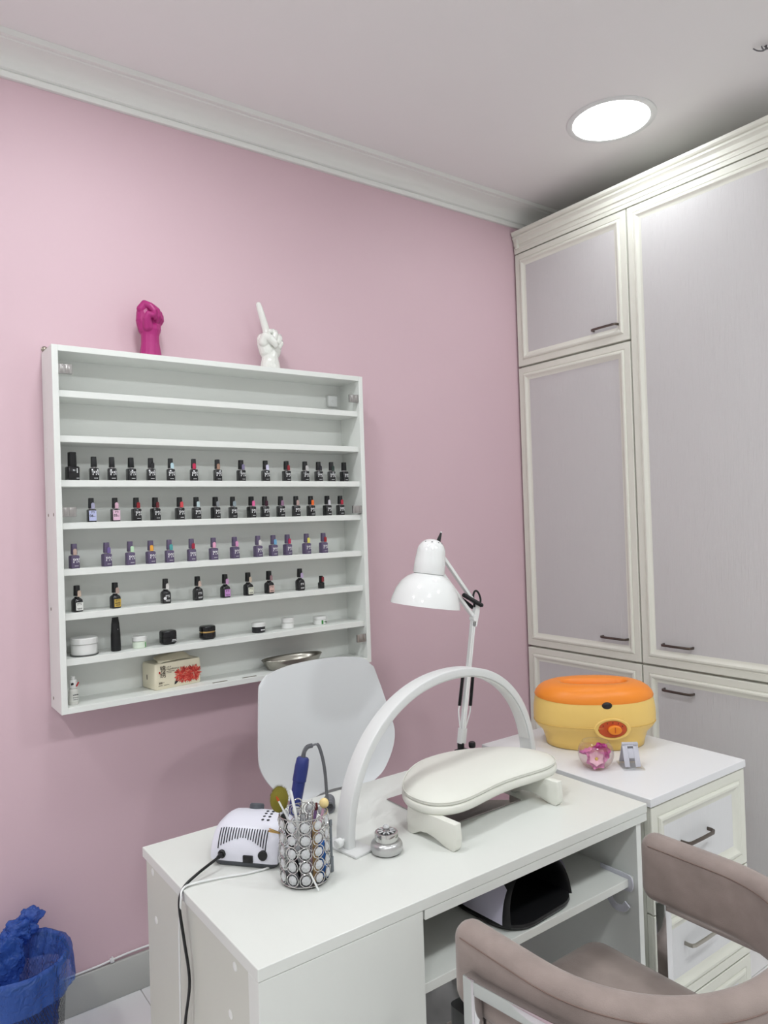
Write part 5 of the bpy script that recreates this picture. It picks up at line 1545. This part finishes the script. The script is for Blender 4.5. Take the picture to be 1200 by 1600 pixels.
lb = thing('bin_liner', 'translucent blue plastic liner folded over the wire waste bin', 'bin bag', (bx, by, 0))
def film(name, spec, amp, seed, n=120, wob=7):
    bm = BM()
    rows = []
    for q, (r, z, am) in enumerate(spec):
        row = []
        for i in range(n):
            a = 2 * PI * i / n
            d_ = Vector((math.cos(a), math.sin(a), 0))
            k = noise.noise(Vector((math.cos(a) * wob * .5, math.sin(a) * wob * .5, z * 9 + seed))) + 0.5 * noise.noise(Vector((math.cos(a) * wob * 1.6, math.sin(a) * wob * 1.6, z * 25 + seed)))
            row.append(bm.verts.new((d_.x * (r + am * k), d_.y * (r + am * k), z + am * 0.9 * noise.noise(Vector((math.cos(a) * 3, math.sin(a) * 3, seed + 4))))))
        rows.append(row)
    for a, b_ in zip(rows[:-1], rows[1:]):
        for i in range(n):
            j = (i + 1) % n
            bm.faces.new((a[i], a[j], b_[j], b_[i]))
    return part(name, bm, M_bag, lb, smooth=180, recalc=False)
film('fold_over', [(0.139, 0.333, 0.004), (0.147, 0.326, 0.005), (0.1500, 0.312, 0.006), (0.1515, 0.295, 0.006), (0.152, 0.275, 0.007), (0.1525, 0.258, 0.008), (0.153, 0.243, 0.010)], 1, 1.3, n=180, wob=9)
film('inner_wall', [(0.139, 0.333, 0.004), (0.131, 0.325, 0.005), (0.122, 0.30, 0.012), (0.114, 0.26, 0.018), (0.108, 0.20, 0.018), (0.102, 0.12, 0.014), (0.096, 0.05, 0.010), (0.088, 0.022, 0.003), (0.0005, 0.020, 0.0)], 1, 5.1, n=180, wob=9)
# gathered film rising at the back of the rim and hanging back inside
def crumple(name, loc, rad, seed, sub=5, amp=0.4):
    bm = BM()
    bmesh.ops.create_icosphere(bm, subdivisions=sub, radius=1.0)
    for v_ in bm.verts:
        n_ = amp * noise.noise(v_.co * 1.7 + Vector((seed, 0, 0))) + amp * 0.5 * abs(noise.noise(v_.co * 4.0 + Vector((0, seed, 0)))) + amp * 0.2 * noise.noise(v_.co * 9.0)
        v_.co = Vector((v_.co.x * rad[0], v_.co.y * rad[1], v_.co.z * rad[2])) * (1 + n_)
    return part(name, bm, M_bag, lb, loc=loc, smooth=180)
crumple('gathered_top', (0.030, 0.085, 0.352), (0.042, 0.024, 0.034), 2.0)
crumple('gathered_tuft', (0.062, 0.095, 0.378), (0.032, 0.014, 0.026), 8.0)
crumple('hanging_fold', (-0.005, 0.050, 0.285), (0.040, 0.018, 0.075), 14.0)
crumple('hanging_fold', (-0.060, 0.070, 0.330), (0.060, 0.030, 0.022), 21.0)
